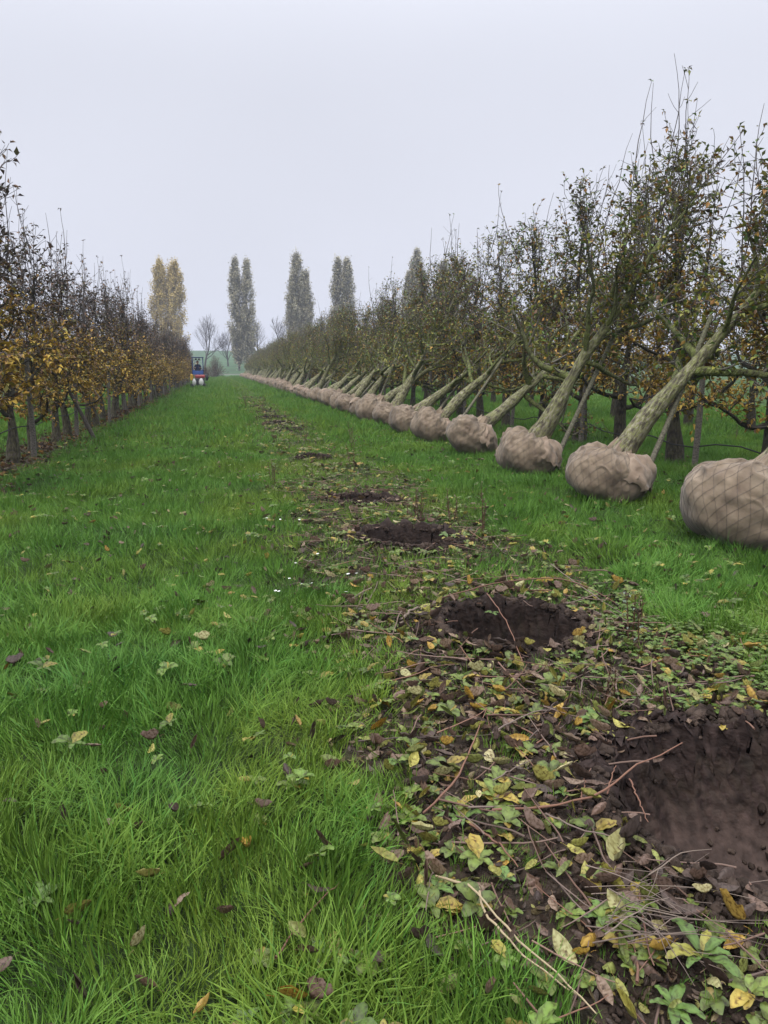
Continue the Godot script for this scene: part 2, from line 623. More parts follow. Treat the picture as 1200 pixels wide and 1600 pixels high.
# a pear tree grown upright; o holds its proportions. Returns meshes: trunk, limbs, branches, foliage
func grow(seed_: int, o: Dictionary) -> Dictionary:
	var rng := RandomNumberGenerator.new()
	rng.seed = seed_
	var trunk := MB.new()
	var limbs := []
	var rest := MB.new()
	var tw := MB.new()
	var lv := MB.new()
	var segs := 14
	var tp := path(rng, Vector3(0, o.y0, 0), Vector3(rng.randf_range(-0.05, 0.05), 1, rng.randf_range(-0.05, 0.05)), o.h - o.y0, segs, o.get("wig", 0.09), 0.05)
	var tr := PackedFloat32Array()
	for i in segs + 1:
		var t := float(i) / segs
		var tf: float = (o.first - o.y0) / (o.h - o.y0)
		var r: float = o.r0 * (lerpf(1.0, 0.8, t / tf) if t < tf else lerpf(0.68, 0.09, pow((t - tf) / (1.0 - tf), 0.75))) * (1.0 + rng.randf_range(-0.1, 0.12))
		if i == 0: r *= 1.3
		if i == 1: r *= 1.08
		tr.append(r)
	trunk.tube(tp, tr, 14, o.bark0, o.bark1, true, 0.13, rng.randf() * 6.0)
	var ends := []
	for i in o.limbs:
		var t: float = (i + rng.randf() * 0.7) / o.limbs
		var hh: float = lerpf(o.first, o.h * 0.97, t)
		var f: float = (hh - o.y0) / (o.h - o.y0) * segs
		var k := clampi(int(f), 0, segs - 1)
		var p := tp[k].lerp(tp[k + 1], clampf(f - k, 0.0, 1.0))
		var tr_here: float = tr[k]
		var az: float = i * 2.4 + rng.randf_range(-0.6, 0.6)
		var rise: float = lerpf(o.rise0, o.rise1, t) + rng.randf_range(-0.2, 0.2)
		var dir := Vector3(cos(az) * o.get("across", 0.8), rise, sin(az))
		var ln: float = lerpf(o.l0, o.l1, t) * rng.randf_range(0.75, 1.2)
		var r0: float = minf(tr_here * rng.randf_range(0.45, 0.75), o.get("limb_r", 0.05))
		var lp := path(rng, p, dir, ln, 8, 0.32, 0.12)
		var lm: MB = rest
		if i < o.sep:
			lm = MB.new()
			limbs.append(lm)
		lm.tube(lp, radii(rng, r0, r0 * 0.3, 9, 0.12), 7, o.limb0, o.limb1, true, 0.08, rng.randf() * 6.0)
		ends.append(lp)
		for j in o.sub:
			var at := rng.randi_range(1, 8)
			var q := lp[at]
			var away := (Vector3(cos(az), 0, sin(az)) * rng.randf_range(-0.2, 0.7) + Vector3(rng.randf_range(-0.9, 0.9), rng.randf_range(-0.35, 1.2), rng.randf_range(-0.9, 0.9))).normalized()
			var sl: float = rng.randf_range(0.25, 0.75) * o.get("sub_len", 1.0)
			var sr := r0 * rng.randf_range(0.22, 0.36)
			var sp := path(rng, q, away, sl, 5, 0.3, 0.12)
			tw.tube(sp, radii(rng, sr, 0.0045, 6, 0.15), 4, o.limb1, o.twig, true)
			for s in range(1, 6):
				for z in o.get("on_sub", 3):
					put_leaf(rng, lv, sp[s], (sp[s] - sp[s - 1]).normalized(), o)
			for z in o.twigs:
				var st := rng.randi_range(1, 5)
				var td := (sp[5] - sp[0]).normalized() * 0.4 + Vector3(rng.randf_range(-1, 1), rng.randf_range(-0.5, 1.0), rng.randf_range(-1, 1))
				var tl := rng.randf_range(0.1, 0.38)
				var pp := path(rng, sp[st], td, tl, 3, 0.25, 0.1)
				tw.tube(pp, radii(rng, 0.0055, 0.003, 4), 3, o.twig, o.twig, false)
				for e in range(1, 4):
					for y in o.get("on_twig", 2):
						put_leaf(rng, lv, pp[e], (pp[e] - pp[e - 1]).normalized(), o)
	# upright water shoots out of the top
	for i in o.shoots:
		var lp: PackedVector3Array = ends[rng.randi_range(ends.size() / 3, ends.size() - 1)]
		var q := lp[rng.randi_range(3, 8)]
		var want: float = lerpf(o.shoot_top * 0.68, o.shoot_top, pow(rng.randf(), 2.0)) - 0.8 * Vector2(q.x, q.z).length()
		var ln := want - q.y
		if ln < 0.25:
			continue
		var sp := path(rng, q, Vector3(rng.randf_range(-0.22, 0.22), 1, rng.randf_range(-0.22, 0.22)), ln, 9, 0.15, 0.12)
		tw.tube(sp, radii(rng, 0.0055 + 0.004 * ln, 0.0035, 10, 0.1), 4, o.limb1, o.twig, true)
		for s in range(1, 10):
			for z in 2:
				if rng.randf() < o.get("shoot_leaf", 0.5):
					put_leaf(rng, lv, sp[s], Vector3(rng.randf_range(-1, 1), 0.1, rng.randf_range(-1, 1)), o)
			if s < 8 and rng.randf() < 0.5:
				var pp := path(rng, sp[s], Vector3(rng.randf_range(-1, 1), rng.randf_range(0.2, 1.2), rng.randf_range(-1, 1)), rng.randf_range(0.08, 0.4), 3, 0.2, 0.15)
				tw.tube(pp, radii(rng, 0.005, 0.003, 4), 3, o.twig, o.twig, false)
				put_leaf(rng, lv, pp[3], Vector3(rng.randf_range(-1, 1), 0.1, rng.randf_range(-1, 1)), o)
		if rng.randf() < 0.7:
			for z in 3:
				var dd := Vector3(rng.randf_range(-1, 1), rng.randf_range(-0.3, 0.7), rng.randf_range(-1, 1)).normalized()
				lv.leaf(sp[9], dd, Vector3(0.1, 1, 0.2).normalized(), rng.randf_range(0.05, 0.085), 0.28, 0.6, 0.5, pick(rng, o.pal_high))
	var lm_out := []
	for l in limbs: lm_out.append(l.mesh(M.bark))
	var r := {"trunk": trunk.mesh(M.bark), "limbs": lm_out, "twigs": tw.mesh(M.twig), "foliage": lv.mesh(M.leaves), "top": tp[segs]}
	if rest.v.size(): r["branches"] = rest.mesh(M.bark)
	r["tris"] = trunk.tris() + rest.tris() + tw.tris() + lv.tris()
	return r

func plant(called: String, g: Dictionary, at: Vector3, xf: Transform3D, label: String, group: String) -> Node3D:
	var t := base(called, label, "tree", at, group)
	part("trunk", g.trunk, t, xf)
	for l in g.limbs: part("limb", l, t, xf)
	if g.has("branches"): part("branches", g.branches, t, xf, "stuff")
	part("twigs", g.twigs, t, xf, "stuff")
	part("foliage", g.foliage, t, xf, "stuff")
	return t

# ---------------------------------------------------------------- root balls
func ball_r(nz: FastNoiseLite, th: float, ph: float, k: Dictionary) -> Vector3:
	# th from the trunk's axis (0 at the trunk) to PI under the ball
	var dir := Vector3(sin(th) * cos(ph), cos(th), sin(th) * sin(ph))
	var p := Vector3(dir.x * k.rx, dir.y * (k.up if dir.y > 0 else k.down), dir.z * k.rx)
	# square-shouldered rather than a ball
	p *= 1.0 + 0.05 * pow(sin(2.0 * th), 2.0)
	var lump := 0.11 * nz.get_noise_3d(dir.x * 0.9, dir.y * 0.9, dir.z * 0.9) + 0.012 * nz.get_noise_3d(dir.x * 2.2, dir.y * 2.2, dir.z * 2.2)
	# cloth gathers: pleats that run to the trunk, strongest near it
	var near := (1.0 - smoothstep(0.2, 1.5, th)) * lerpf(0.3, 1.0, smoothstep(0.2, 0.6, th))
	var wave := nz.get_noise_2d(cos(ph) * 0.8 + 5.0, sin(ph) * 0.8) * 4.0
	var pleat := 0.5 + 0.5 * sin(ph * 5.0 + wave + th * 1.0)
	var pleat2 := 0.5 + 0.5 * sin(ph * 11.0 - wave * 1.7 + th * 1.5)
	var fold := near * (0.085 * pow(pleat, 1.4) + 0.028 * pleat2)
	# slack cloth: drapes that run down the sides and a few that wind across them
	var side := smoothstep(2.7, 1.3, th)
	var w2 := nz.get_noise_3d(dir.x * 1.1 + 20.0, dir.y * 0.8, dir.z * 1.1) * 5.0
	var gate := clampf(0.5 + 1.6 * nz.get_noise_3d(dir.x * 1.7, dir.y * 1.2 + 9.0, dir.z * 1.7), 0.0, 1.0)
	fold += side * gate * 0.35 * (0.022 * pow(0.5 + 0.5 * sin(ph * 15.0 + w2 * 2.0 + th), 2.0) + 0.012 * sin(ph * 27.0 - w2 * 2.0))
	fold += smoothstep(1.9, 1.0, th) * (1.0 - gate) * 0.035 * pow(0.5 + 0.5 * sin(ph * 6.0 + th * 5.0 + w2 * 2.5), 3.0)
	return p * (1.0 + lump) + dir * fold * 0.9

func make_ball(seed_: int, k: Dictionary) -> Dictionary:
	var nz := noise(seed_, 1.0, 2)
	var mb := MB.new()
	var rows := 80
	var cols := 220
	var tone := noise(seed_ + 3, 1.0, 3)
	for j in rows + 1:
		var th := 0.18 + (PI - 0.18) * j / rows
		for i in cols:
			var ph := TAU * i / cols
			var p := ball_r(nz, th, ph, k)
			if j < 3:
				p += Vector3(0, 0.05 * (3 - j) + 0.03 * sin(ph * 5.0 + seed_), 0)
			var s: float = 0.9 + 0.3 * tone.get_noise_3d(p.x * 2.2, p.y * 2.2, p.z * 2.2)
			var soilmark := smoothstep(0.0, 0.5, tone.get_noise_3d(p.x * 2.6 + 9.0, p.y * 1.6, p.z * 2.6))
			var col := Color(0.262, 0.206, 0.149) * s
			mb.vert(p, Vector3.UP, col.lerp(Color(0.16, 0.12, 0.088), soilmark * 0.75))
	for j in rows:
		for i in cols:
			var a := j * cols + i
			var b := j * cols + (i + 1) % cols
			mb.tri(a, b, a + cols)
			mb.tri(b, b + cols, a + cols)
	mb.smooth()
	# wire net: two families of wires that wind round the ball and cross in diamonds
	var net := MB.new()
	var wires := 30
	for fam in [-1.0, 1.0]:
		for w in wires:
			var pts := PackedVector3Array()
			for s in 30:
				var th := 0.55 + 2.25 * s / 29.0
				var ph: float = TAU * w / wires + fam * (th - 0.55) * 0.42
				var p := ball_r(nz, th, ph, k)
				pts.append(p * 1.003 + p.normalized() * 0.002)
			net.tube(pts, radii_flat(0.0015, 30), 3, Color.WHITE, Color.WHITE, false)
	# a loose flap of cloth folded over beside the trunk
	var flap := MB.new()
	var pa: float = k.flap
	for j in 13:
		for i in 25:
			var q := (i - 12) / 12.0
			var ph: float = pa + q * 0.85 + 0.12 * nz.get_noise_2d(i * 0.25, j * 0.25 + 30.0)
			var th := 0.4 + j * 0.095 * (1.0 + 0.25 * nz.get_noise_2d(i * 0.22 + 60.0, 0.0))
			var p := ball_r(nz, th, ph, k)
			var lift := 0.018 + 0.05 * pow(0.5 + 0.5 * sin(i * 0.62 + j * 0.28 + 3.0 * nz.get_noise_2d(i * 0.15, j * 0.1)), 2.0) + 0.02 * nz.get_noise_2d(i * 0.5, j * 0.5)
			if absf(q) > 0.93: lift = 0.004
			if j == 0: lift = 0.01
			flap.vert(p + p.normalized() * lift, Vector3.UP, Color(0.27, 0.208, 0.158) * (1.05 + 0.16 * nz.get_noise_2d(i * 0.3, j * 0.3)))
	for j in 12:
		for i in 24:
			var a := j * 25 + i
			flap.tri(a, a + 1, a + 25)
			flap.tri(a + 1, a + 26, a + 25)
	flap.smooth()
	return {"ball": mb.mesh(M.burlap), "net": net.mesh(M.wire), "flap": flap.mesh(M.burlap), "k": k}

func radii_flat(r: float, m: int) -> PackedFloat32Array:
	var a := PackedFloat32Array()
	a.resize(m)
	a.fill(r)
	return a

func make_orchard() -> void:
	var rng := RandomNumberGenerator.new()
	rng.seed = 5
	var green_low := [[0.32, 0.145, 0.16, 0.034], [0.28, 0.20, 0.20, 0.04], [0.2, 0.085, 0.14, 0.032], [0.11, 0.26, 0.155, 0.03], [0.09, 0.105, 0.06, 0.032]]
	var green_high := [[0.32, 0.12, 0.13, 0.036], [0.18, 0.08, 0.13, 0.038], [0.24, 0.185, 0.17, 0.045], [0.14, 0.23, 0.12, 0.032], [0.12, 0.08, 0.06, 0.05]]
	var rust_low := [[0.30, 0.27, 0.16, 0.03], [0.34, 0.34, 0.235, 0.04], [0.18, 0.12, 0.07, 0.038], [0.28, 0.15, 0.135, 0.034]]
	var rust_high := [[0.5, 0.065, 0.05, 0.042], [0.3, 0.12, 0.07, 0.04], [0.2, 0.09, 0.085, 0.04]]
	# the balled trees lying over
	var lying := []
	for k in 6:
		lying.append(grow(100 + k, {"y0": 0.26, "h": 4.3, "r0": 0.128, "first": 1.3, "limbs": 15, "sep": 7, "l0": 1.45, "l1": 0.5, "rise0": 0.25, "rise1": 1.1, "sub": 7, "twigs": 4, "shoots": 14, "shoot_top": 6.2, "limb_r": 0.08, "across": 0.9,
			"bark0": Color(0.32, 0.28, 0.235), "bark1": Color(0.215, 0.225, 0.10), "limb0": Color(0.21, 0.225, 0.085), "limb1": Color(0.105, 0.1, 0.07), "twig": Color(0.095, 0.08, 0.073),
			"on_sub": 4, "on_twig": 2, "leaf_size": 1.08, "low": 0.56, "high": 0.30, "y_low": 1.8, "y_high": 4.4, "pal_low": green_low, "pal_high": green_high, "wig": 0.11}))
	var balls := []
	balls.append(make_ball(201, {"rx": 0.56, "up": 0.40, "down": 0.40, "flap": 0.9}))
	balls.append(make_ball(202, {"rx": 0.51, "up": 0.34, "down": 0.37, "flap": 1.15}))
	balls.append(make_ball(203, {"rx": 0.47, "up": 0.31, "down": 0.34, "flap": 1.3}))
	balls.append(make_ball(204, {"rx": 0.49, "up": 0.33, "down": 0.34, "flap": 0.8}))
	var stakes := []
	for k in 3:
		var sm := MB.new()
		sm.tube(path(rng, Vector3(0.40, 0.0, 0.16), Vector3(-0.12, 1, -0.03), 2.3, 8, 0.02, 0.0), radii(rng, 0.036, 0.028, 9, 0.06), 8, Color(0.24, 0.22, 0.17), Color(0.2, 0.2, 0.12))
		stakes.append(sm.mesh(M.stake))
	# distance, tilt from upright, ball, yaw, x
	var first := [[6.15, 38, 0, 0.4, 4.68], [8.65, 30, 1, 1.2, 4.64], [11.0, 31, 2, 2.0, 4.55], [14.1, 47, 3, 0.2, 4.66], [16.6, 44, 2, 3.0, 4.58], [18.8, 45, 1, 4.2, 4.58], [20.9, 30, 3, 5.0, 4.58]]
	var d := 23.2
	while d < 165.0:
		first.append([d, rng.randf_range(24, 54), rng.randi() % 4, rng.randf() * TAU, 4.52 + minf(d * 0.003, 0.1) + rng.randf_range(-0.08, 0.08)])
		d += rng.randf_range(2.15, 2.6)
	var looks := ["its ball cut off by the right edge of the photo", "its grey stake rising beside a mossy forked trunk", "with a small slumped ball and stake", "with a broad ball and a steeply tilted pale trunk", "its ball half hidden by the broader one before it", "its low trunk almost parallel to its neighbour's", "its trunk more upright and darker than those around"]
	for i in first.size():
		var f: Array = first[i]
		var bl: Dictionary = balls[f[2]]
		var tilt := deg_to_rad(f[1])
		var hc: float = 0.355
		var at := Vector3(f[4], gh(f[4], f[0]) - 0.05, -f[0])
		var lean := Transform3D(Basis(Vector3.BACK, -tilt) * Basis(Vector3.UP, f[3]), Vector3(0, hc, 0))
		var label := "balled pear tree leaning over, far down the row where the balls merge"
		if i < 7:
			label = "%s balled pear tree, %s" % [nth(i), looks[i]]
		elif i < 20:
			label = "balled pear tree leaning right, its burlap ball the %s counted from the near end" % nth(i)
		var sz := 1.0 if i < 7 else rng.randf_range(0.82, 1.12)
		var t := plant("balled_pear_tree", lying[(i * 5 + 1) % 6], at, lean, label, "dug pear trees leaning on their burlap root balls")
		var b := part("root_ball", bl.ball, t, Transform3D((Basis(Vector3.BACK, -tilt * 0.8) * Basis(Vector3.UP, f[3] * 0.3 if i < 7 else f[3])).scaled(Vector3(sz, sz * rng.randf_range(0.9, 1.05), sz)), Vector3(0, hc * sz, 0)))
		part("wire_netting", bl.net, b)
		part("cloth_flap", bl.flap, b)
		if i % 3 != 0 or i > 8:
			part("stake", stakes[i % 3], t, Transform3D(Basis(Vector3.BACK, -tilt), Vector3(0, hc, 0)))
	# the rows still standing on the right
	var dark0 := Color(0.085, 0.07, 0.06)
	var dark1 := Color(0.075, 0.064, 0.055)
	var right := []
	for k in 6:
		right.append(grow(140 + k, {"y0": -0.08, "h": 4.7, "r0": 0.13, "first": 0.8, "limbs": 20, "sep": 4, "l0": 1.4, "l1": 0.45, "rise0": 0.1, "rise1": 1.0, "sub": 8, "twigs": 4, "shoots": 13, "shoot_top": 7.0, "limb_r": 0.05,
			"bark0": dark0, "bark1": dark1, "limb0": dark1, "limb1": Color(0.06, 0.052, 0.045), "twig": Color(0.085, 0.072, 0.068),
			"on_sub": 4, "on_twig": 3, "leaf_size": 1.08, "low": 0.72, "high": 0.25, "y_low": 1.5, "y_high": 4.2, "pal_low": rust_low, "pal_high": green_high}))
	var i := 0
	d = 5.2
	while d < 150.0:
		var x := 7.7 + rng.randf_range(-0.1, 0.1)
		var label := "standing pear tree in the right-hand row, too far down it to tell apart"
		if i < 14:
			label = "dark upright pear tree of the row behind the leaning trees, %s from the viewer" % nth(i)
		plant("standing_pear_tree", right[(i * 5) % 6], Vector3(x, gh(x, d), -d), Transform3D(Basis(Vector3.UP, rng.randf() * TAU).scaled(Vector3.ONE * rng.randf_range(0.92, 1.06)), Vector3.ZERO), label, "pear trees standing in the right-hand row")
		d += rng.randf_range(1.9, 2.3)
		i += 1
	d = 8.0
	i = 0
	while d < 80.0:
		var x := 12.7 + rng.randf_range(-0.1, 0.1)
		plant("standing_pear_tree", right[(i * 5 + 2) % 6], Vector3(x, gh(x, d), -d), Transform3D(Basis(Vector3.UP, rng.randf() * TAU).scaled(Vector3.ONE * rng.randf_range(0.85, 0.97)), Vector3.ZERO), "pear tree of the hindmost right row, glimpsed through the trees before it", "pear trees of the second right-hand row")
		d += rng.randf_range(2.0, 2.6)
		i += 1
	# the left rows
	var left := []
	for k in 6:
		left.append(grow(170 + k, {"y0": -0.08, "h": 3.9, "r0": 0.095, "first": 0.6, "limbs": 18, "sep": 3, "l0": 1.1, "l1": 0.3, "rise0": 0.15, "rise1": 1.2, "sub": 6, "twigs": 3, "shoots": 12, "shoot_top": 5.7, "limb_r": 0.042, "across": 0.65,
			"bark0": Color(0.12, 0.10, 0.085), "bark1": Color(0.06, 0.05, 0.045), "limb0": dark1, "limb1": Color(0.06, 0.052, 0.046), "twig": Color(0.085, 0.072, 0.07),
			"on_sub": 4, "on_twig": 3, "leaf_size": 1.15, "low": 1.0, "high": 0.2, "y_low": 1.7, "y_high": 3.5, "pal_low": rust_low, "pal_high": rust_high, "shoot_leaf": 0.4}))
	d = 10.4
	i = 0
	while d < 96.0:
		var x := -3.62 + rng.randf_range(-0.1, 0.1)
		var label := "rust-leaved pear tree of the left row, far off where the trees merge"
		if i >= 1 and i < 16:
			label = "rust-leaved upright pear tree of the left row, %s counted from the left edge" % nth(i - 1).replace("nearest", "first")
		elif i == 0:
			label = "rust-leaved pear tree cut by the left edge, only its outer branches showing"
		plant("left_pear_tree", left[(i * 5 + 4) % 6], Vector3(x, gh(x, d), -d), Transform3D(Basis(Vector3.UP, rng.randf() * TAU).scaled(Vector3.ONE * rng.randf_range(0.92, 1.06)), Vector3.ZERO), label, "pear trees standing in the left-hand row")
		d += rng.randf_range(1.7, 2.1)
		i += 1
	d = 15.0
	i = 0
	while d < 80.0:
		var x := -8.8 + rng.randf_range(-0.1, 0.1)
		plant("left_pear_tree", left[(i * 5 + 3) % 6], Vector3(x, gh(x, d), -d), Transform3D(Basis(Vector3.UP, rng.randf() * TAU).scaled(Vector3.ONE * rng.randf_range(0.85, 0.98)), Vector3.ZERO), "pear tree of the second left row, glimpsed through the first row", "pear trees of the second left-hand row")
		d += rng.randf_range(2.0, 2.7)
		i += 1
	print("tree tris ", lying[0].tris, " ", right[0].tris, " ", left[0].tris)

func make_posts() -> void:
	var rng := RandomNumberGenerator.new()
	rng.seed = 9
	var posts := []
	for k in 3:
		var mb := MB.new()
		mb.tube(path(rng, Vector3(0, -0.15, 0), Vector3(0.03, 1, 0.02), 2.0, 6, 0.015, 0.0), radii(rng, 0.05, 0.042, 7, 0.05), 9, Color(0.2, 0.18, 0.15), Color(0.17, 0.155, 0.13))
		posts.append(mb.mesh(M.stake))
	for e in [[-3.45, 10.1, 5.1, 17, "left"], [7.45, 7.0, 4.2, 14, "right"]]:
		for i in e[3]:
			var d: float = e[1] + e[2] * i * 0.97
			var x: float = e[0] + rng.randf_range(-0.08, 0.08)
			var label := "grey wooden stake in the %s row, %s from the viewer" % [e[4], nth(i)] if i < 9 else "grey wooden stake far down the %s row" % e[4]
			solo("support_stake", posts[i % 3], Vector3(x, gh(x, d), -d), label, "stake", "grey stakes along the %s row" % e[4])
	var pm := MB.new()
	pm.tube(path(rng, Vector3(0, -0.05, 0), Vector3(-0.42, 1, 0.05), 1.5, 6, 0.015, 0.0), radii(rng, 0.042, 0.038, 7, 0.05), 8, Color(0.1, 0.085, 0.07), Color(0.1, 0.085, 0.07))
	solo("leaning_prop", pm.mesh(M.stake), Vector3(-2.75, gh(-2.75, 18.2), -18.2), "dark wooden prop slanting out of the left row into the grass", "prop")
	# drip hose tied along the right row
	var hose := MB.new()
	var pts := PackedVector3Array()
	for k in 150:
		var d := 4.0 + k * 0.6
		pts.append(Vector3(7.5, 0.42 + 0.06 * sin(d * 2.6) + 0.03 * sin(d * 0.9), -d))
	hose.tube(pts, radii_flat(0.012, pts.size()), 5, Color(0.012, 0.012, 0.013), Color(0.012, 0.012, 0.013))
	solo("drip_hose", hose.mesh(M.rubber), Vector3.ZERO, "black drip hose sagging along the trunks of the right row", "hose")
	var wire := MB.new()
	pts = PackedVector3Array()
	for k in 150:
		var d := 8.0 + k * 0.6
		pts.append(Vector3(-3.45, 0.6 + 0.03 * sin(d * 1.9), -d))
	wire.tube(pts, radii_flat(0.01, pts.size()), 5, Color(0.02, 0.02, 0.02), Color(0.02, 0.02, 0.02))
	solo("drip_hose", wire.mesh(M.rubber), Vector3.ZERO, "dark hose strung along the stakes of the left row", "hose")

# ---------------------------------------------------------------- background
func poplar(seed_: int, h: float, wide: float, stems: Array, pal: Array) -> Array:
	var rng := RandomNumberGenerator.new()
	rng.seed = seed_
	var wood := MB.new()
	var lv := MB.new()
	var bark := Color(0.10, 0.095, 0.085)
	for s in stems:
		var tp := path(rng, Vector3(s[0] * wide, 0, s[1] * wide), Vector3(s[0] * 0.06, 1, 0), h * s[2], 12, 0.02, 0.05)
		wood.tube(tp, radii(rng, 0.35 * s[3], 0.05, 13), 6, bark, bark)
		for i in 120:
			var t := 0.05 + 0.93 * rng.randf()
			var k := t * 12.0
			var p := tp[int(k)].lerp(tp[mini(int(k) + 1, 12)], k - int(k))
			# widest in the lower middle, pointed at the top
			var reach: float = wide * s[3] * 0.40 * pow(sin(PI * clampf(0.18 + 0.8 * t, 0.0, 1.0)), 0.85)
			var az := rng.randf() * TAU
			var ln := h * 0.14 * rng.randf_range(0.6, 1.3) * (1.1 - 0.5 * t)
			var q := p + Vector3(cos(az), 0, sin(az)) * reach * rng.randf_range(0.4, 1.05)
			q.y += ln
			q.y = minf(q.y, tp[12].y + 0.8)
			var bp := PackedVector3Array([p, p.lerp(q, 0.4) + Vector3(cos(az), 0, sin(az)) * reach * 0.2, q])
			wood.tube(bp, PackedFloat32Array([0.07, 0.045, 0.02]), 3, bark, bark, false)
			for j in 170:
				var f := pow(rng.randf(), 0.7)
				var c := bp[0].lerp(bp[1], f / 0.5) if f < 0.5 else bp[1].lerp(bp[2], (f - 0.5) / 0.5)
				c += Vector3(rng.randfn(0, 0.3), rng.randfn(0, 0.7), rng.randfn(0, 0.3))
				var dd := Vector3(rng.randf_range(-1, 1), rng.randf_range(-0.8, 0.8), rng.randf_range(-1, 1)).normalized()
				var sd := dd.cross(Vector3(rng.randf(), rng.randf() + 0.2, rng.randf())).normalized()
				var sz := rng.randf_range(0.09, 0.19)
				lv.quad_n(c - dd * sz, c + sd * sz, c + dd * sz, c - sd * sz, pick(rng, pal))
	return [wood.mesh(M.twig), lv.mesh(M.far_leaves)]

func bare(rng: RandomNumberGenerator, mb: MB, p: Vector3, dir: Vector3, ln: float, r: float, deep: int) -> void:
	var col := Color(0.075, 0.065, 0.06)
	var pts := path(rng, p, dir, ln, 4, 0.12, 0.05)
	mb.tube(pts, radii(rng, r, r * 0.6, 5), 5 if deep > 2 else 3, col, col, false)
	if deep == 0:
		return
	var kids := 4
	for i in kids + (1 if deep == 5 else 0):
		var at := pts[4] if i == 0 else pts[rng.randi_range(2, 4)]
		var nd := ((pts[4] - pts[3]).normalized() + Vector3(rng.randf_range(-1, 1), rng.randf_range(-0.15, 0.6), rng.randf_range(-1, 1)) * (0.25 if i == 0 else 1.05)).normalized()
		bare(rng, mb, at, nd, ln * (rng.randf_range(0.68, 0.8) if i == 0 else rng.randf_range(0.6, 0.85)), r * (0.7 if i == 0 else 0.42), deep - 1)

# a place at the given distance ahead that the photo shows at this column
func ahead(px: float, f: float) -> Vector2:
	var r := (px - 600.0) / 1200.0 * f
	return Vector2(f * 0.2062 + r * 0.9785, f * 0.9785 - r * 0.2062)

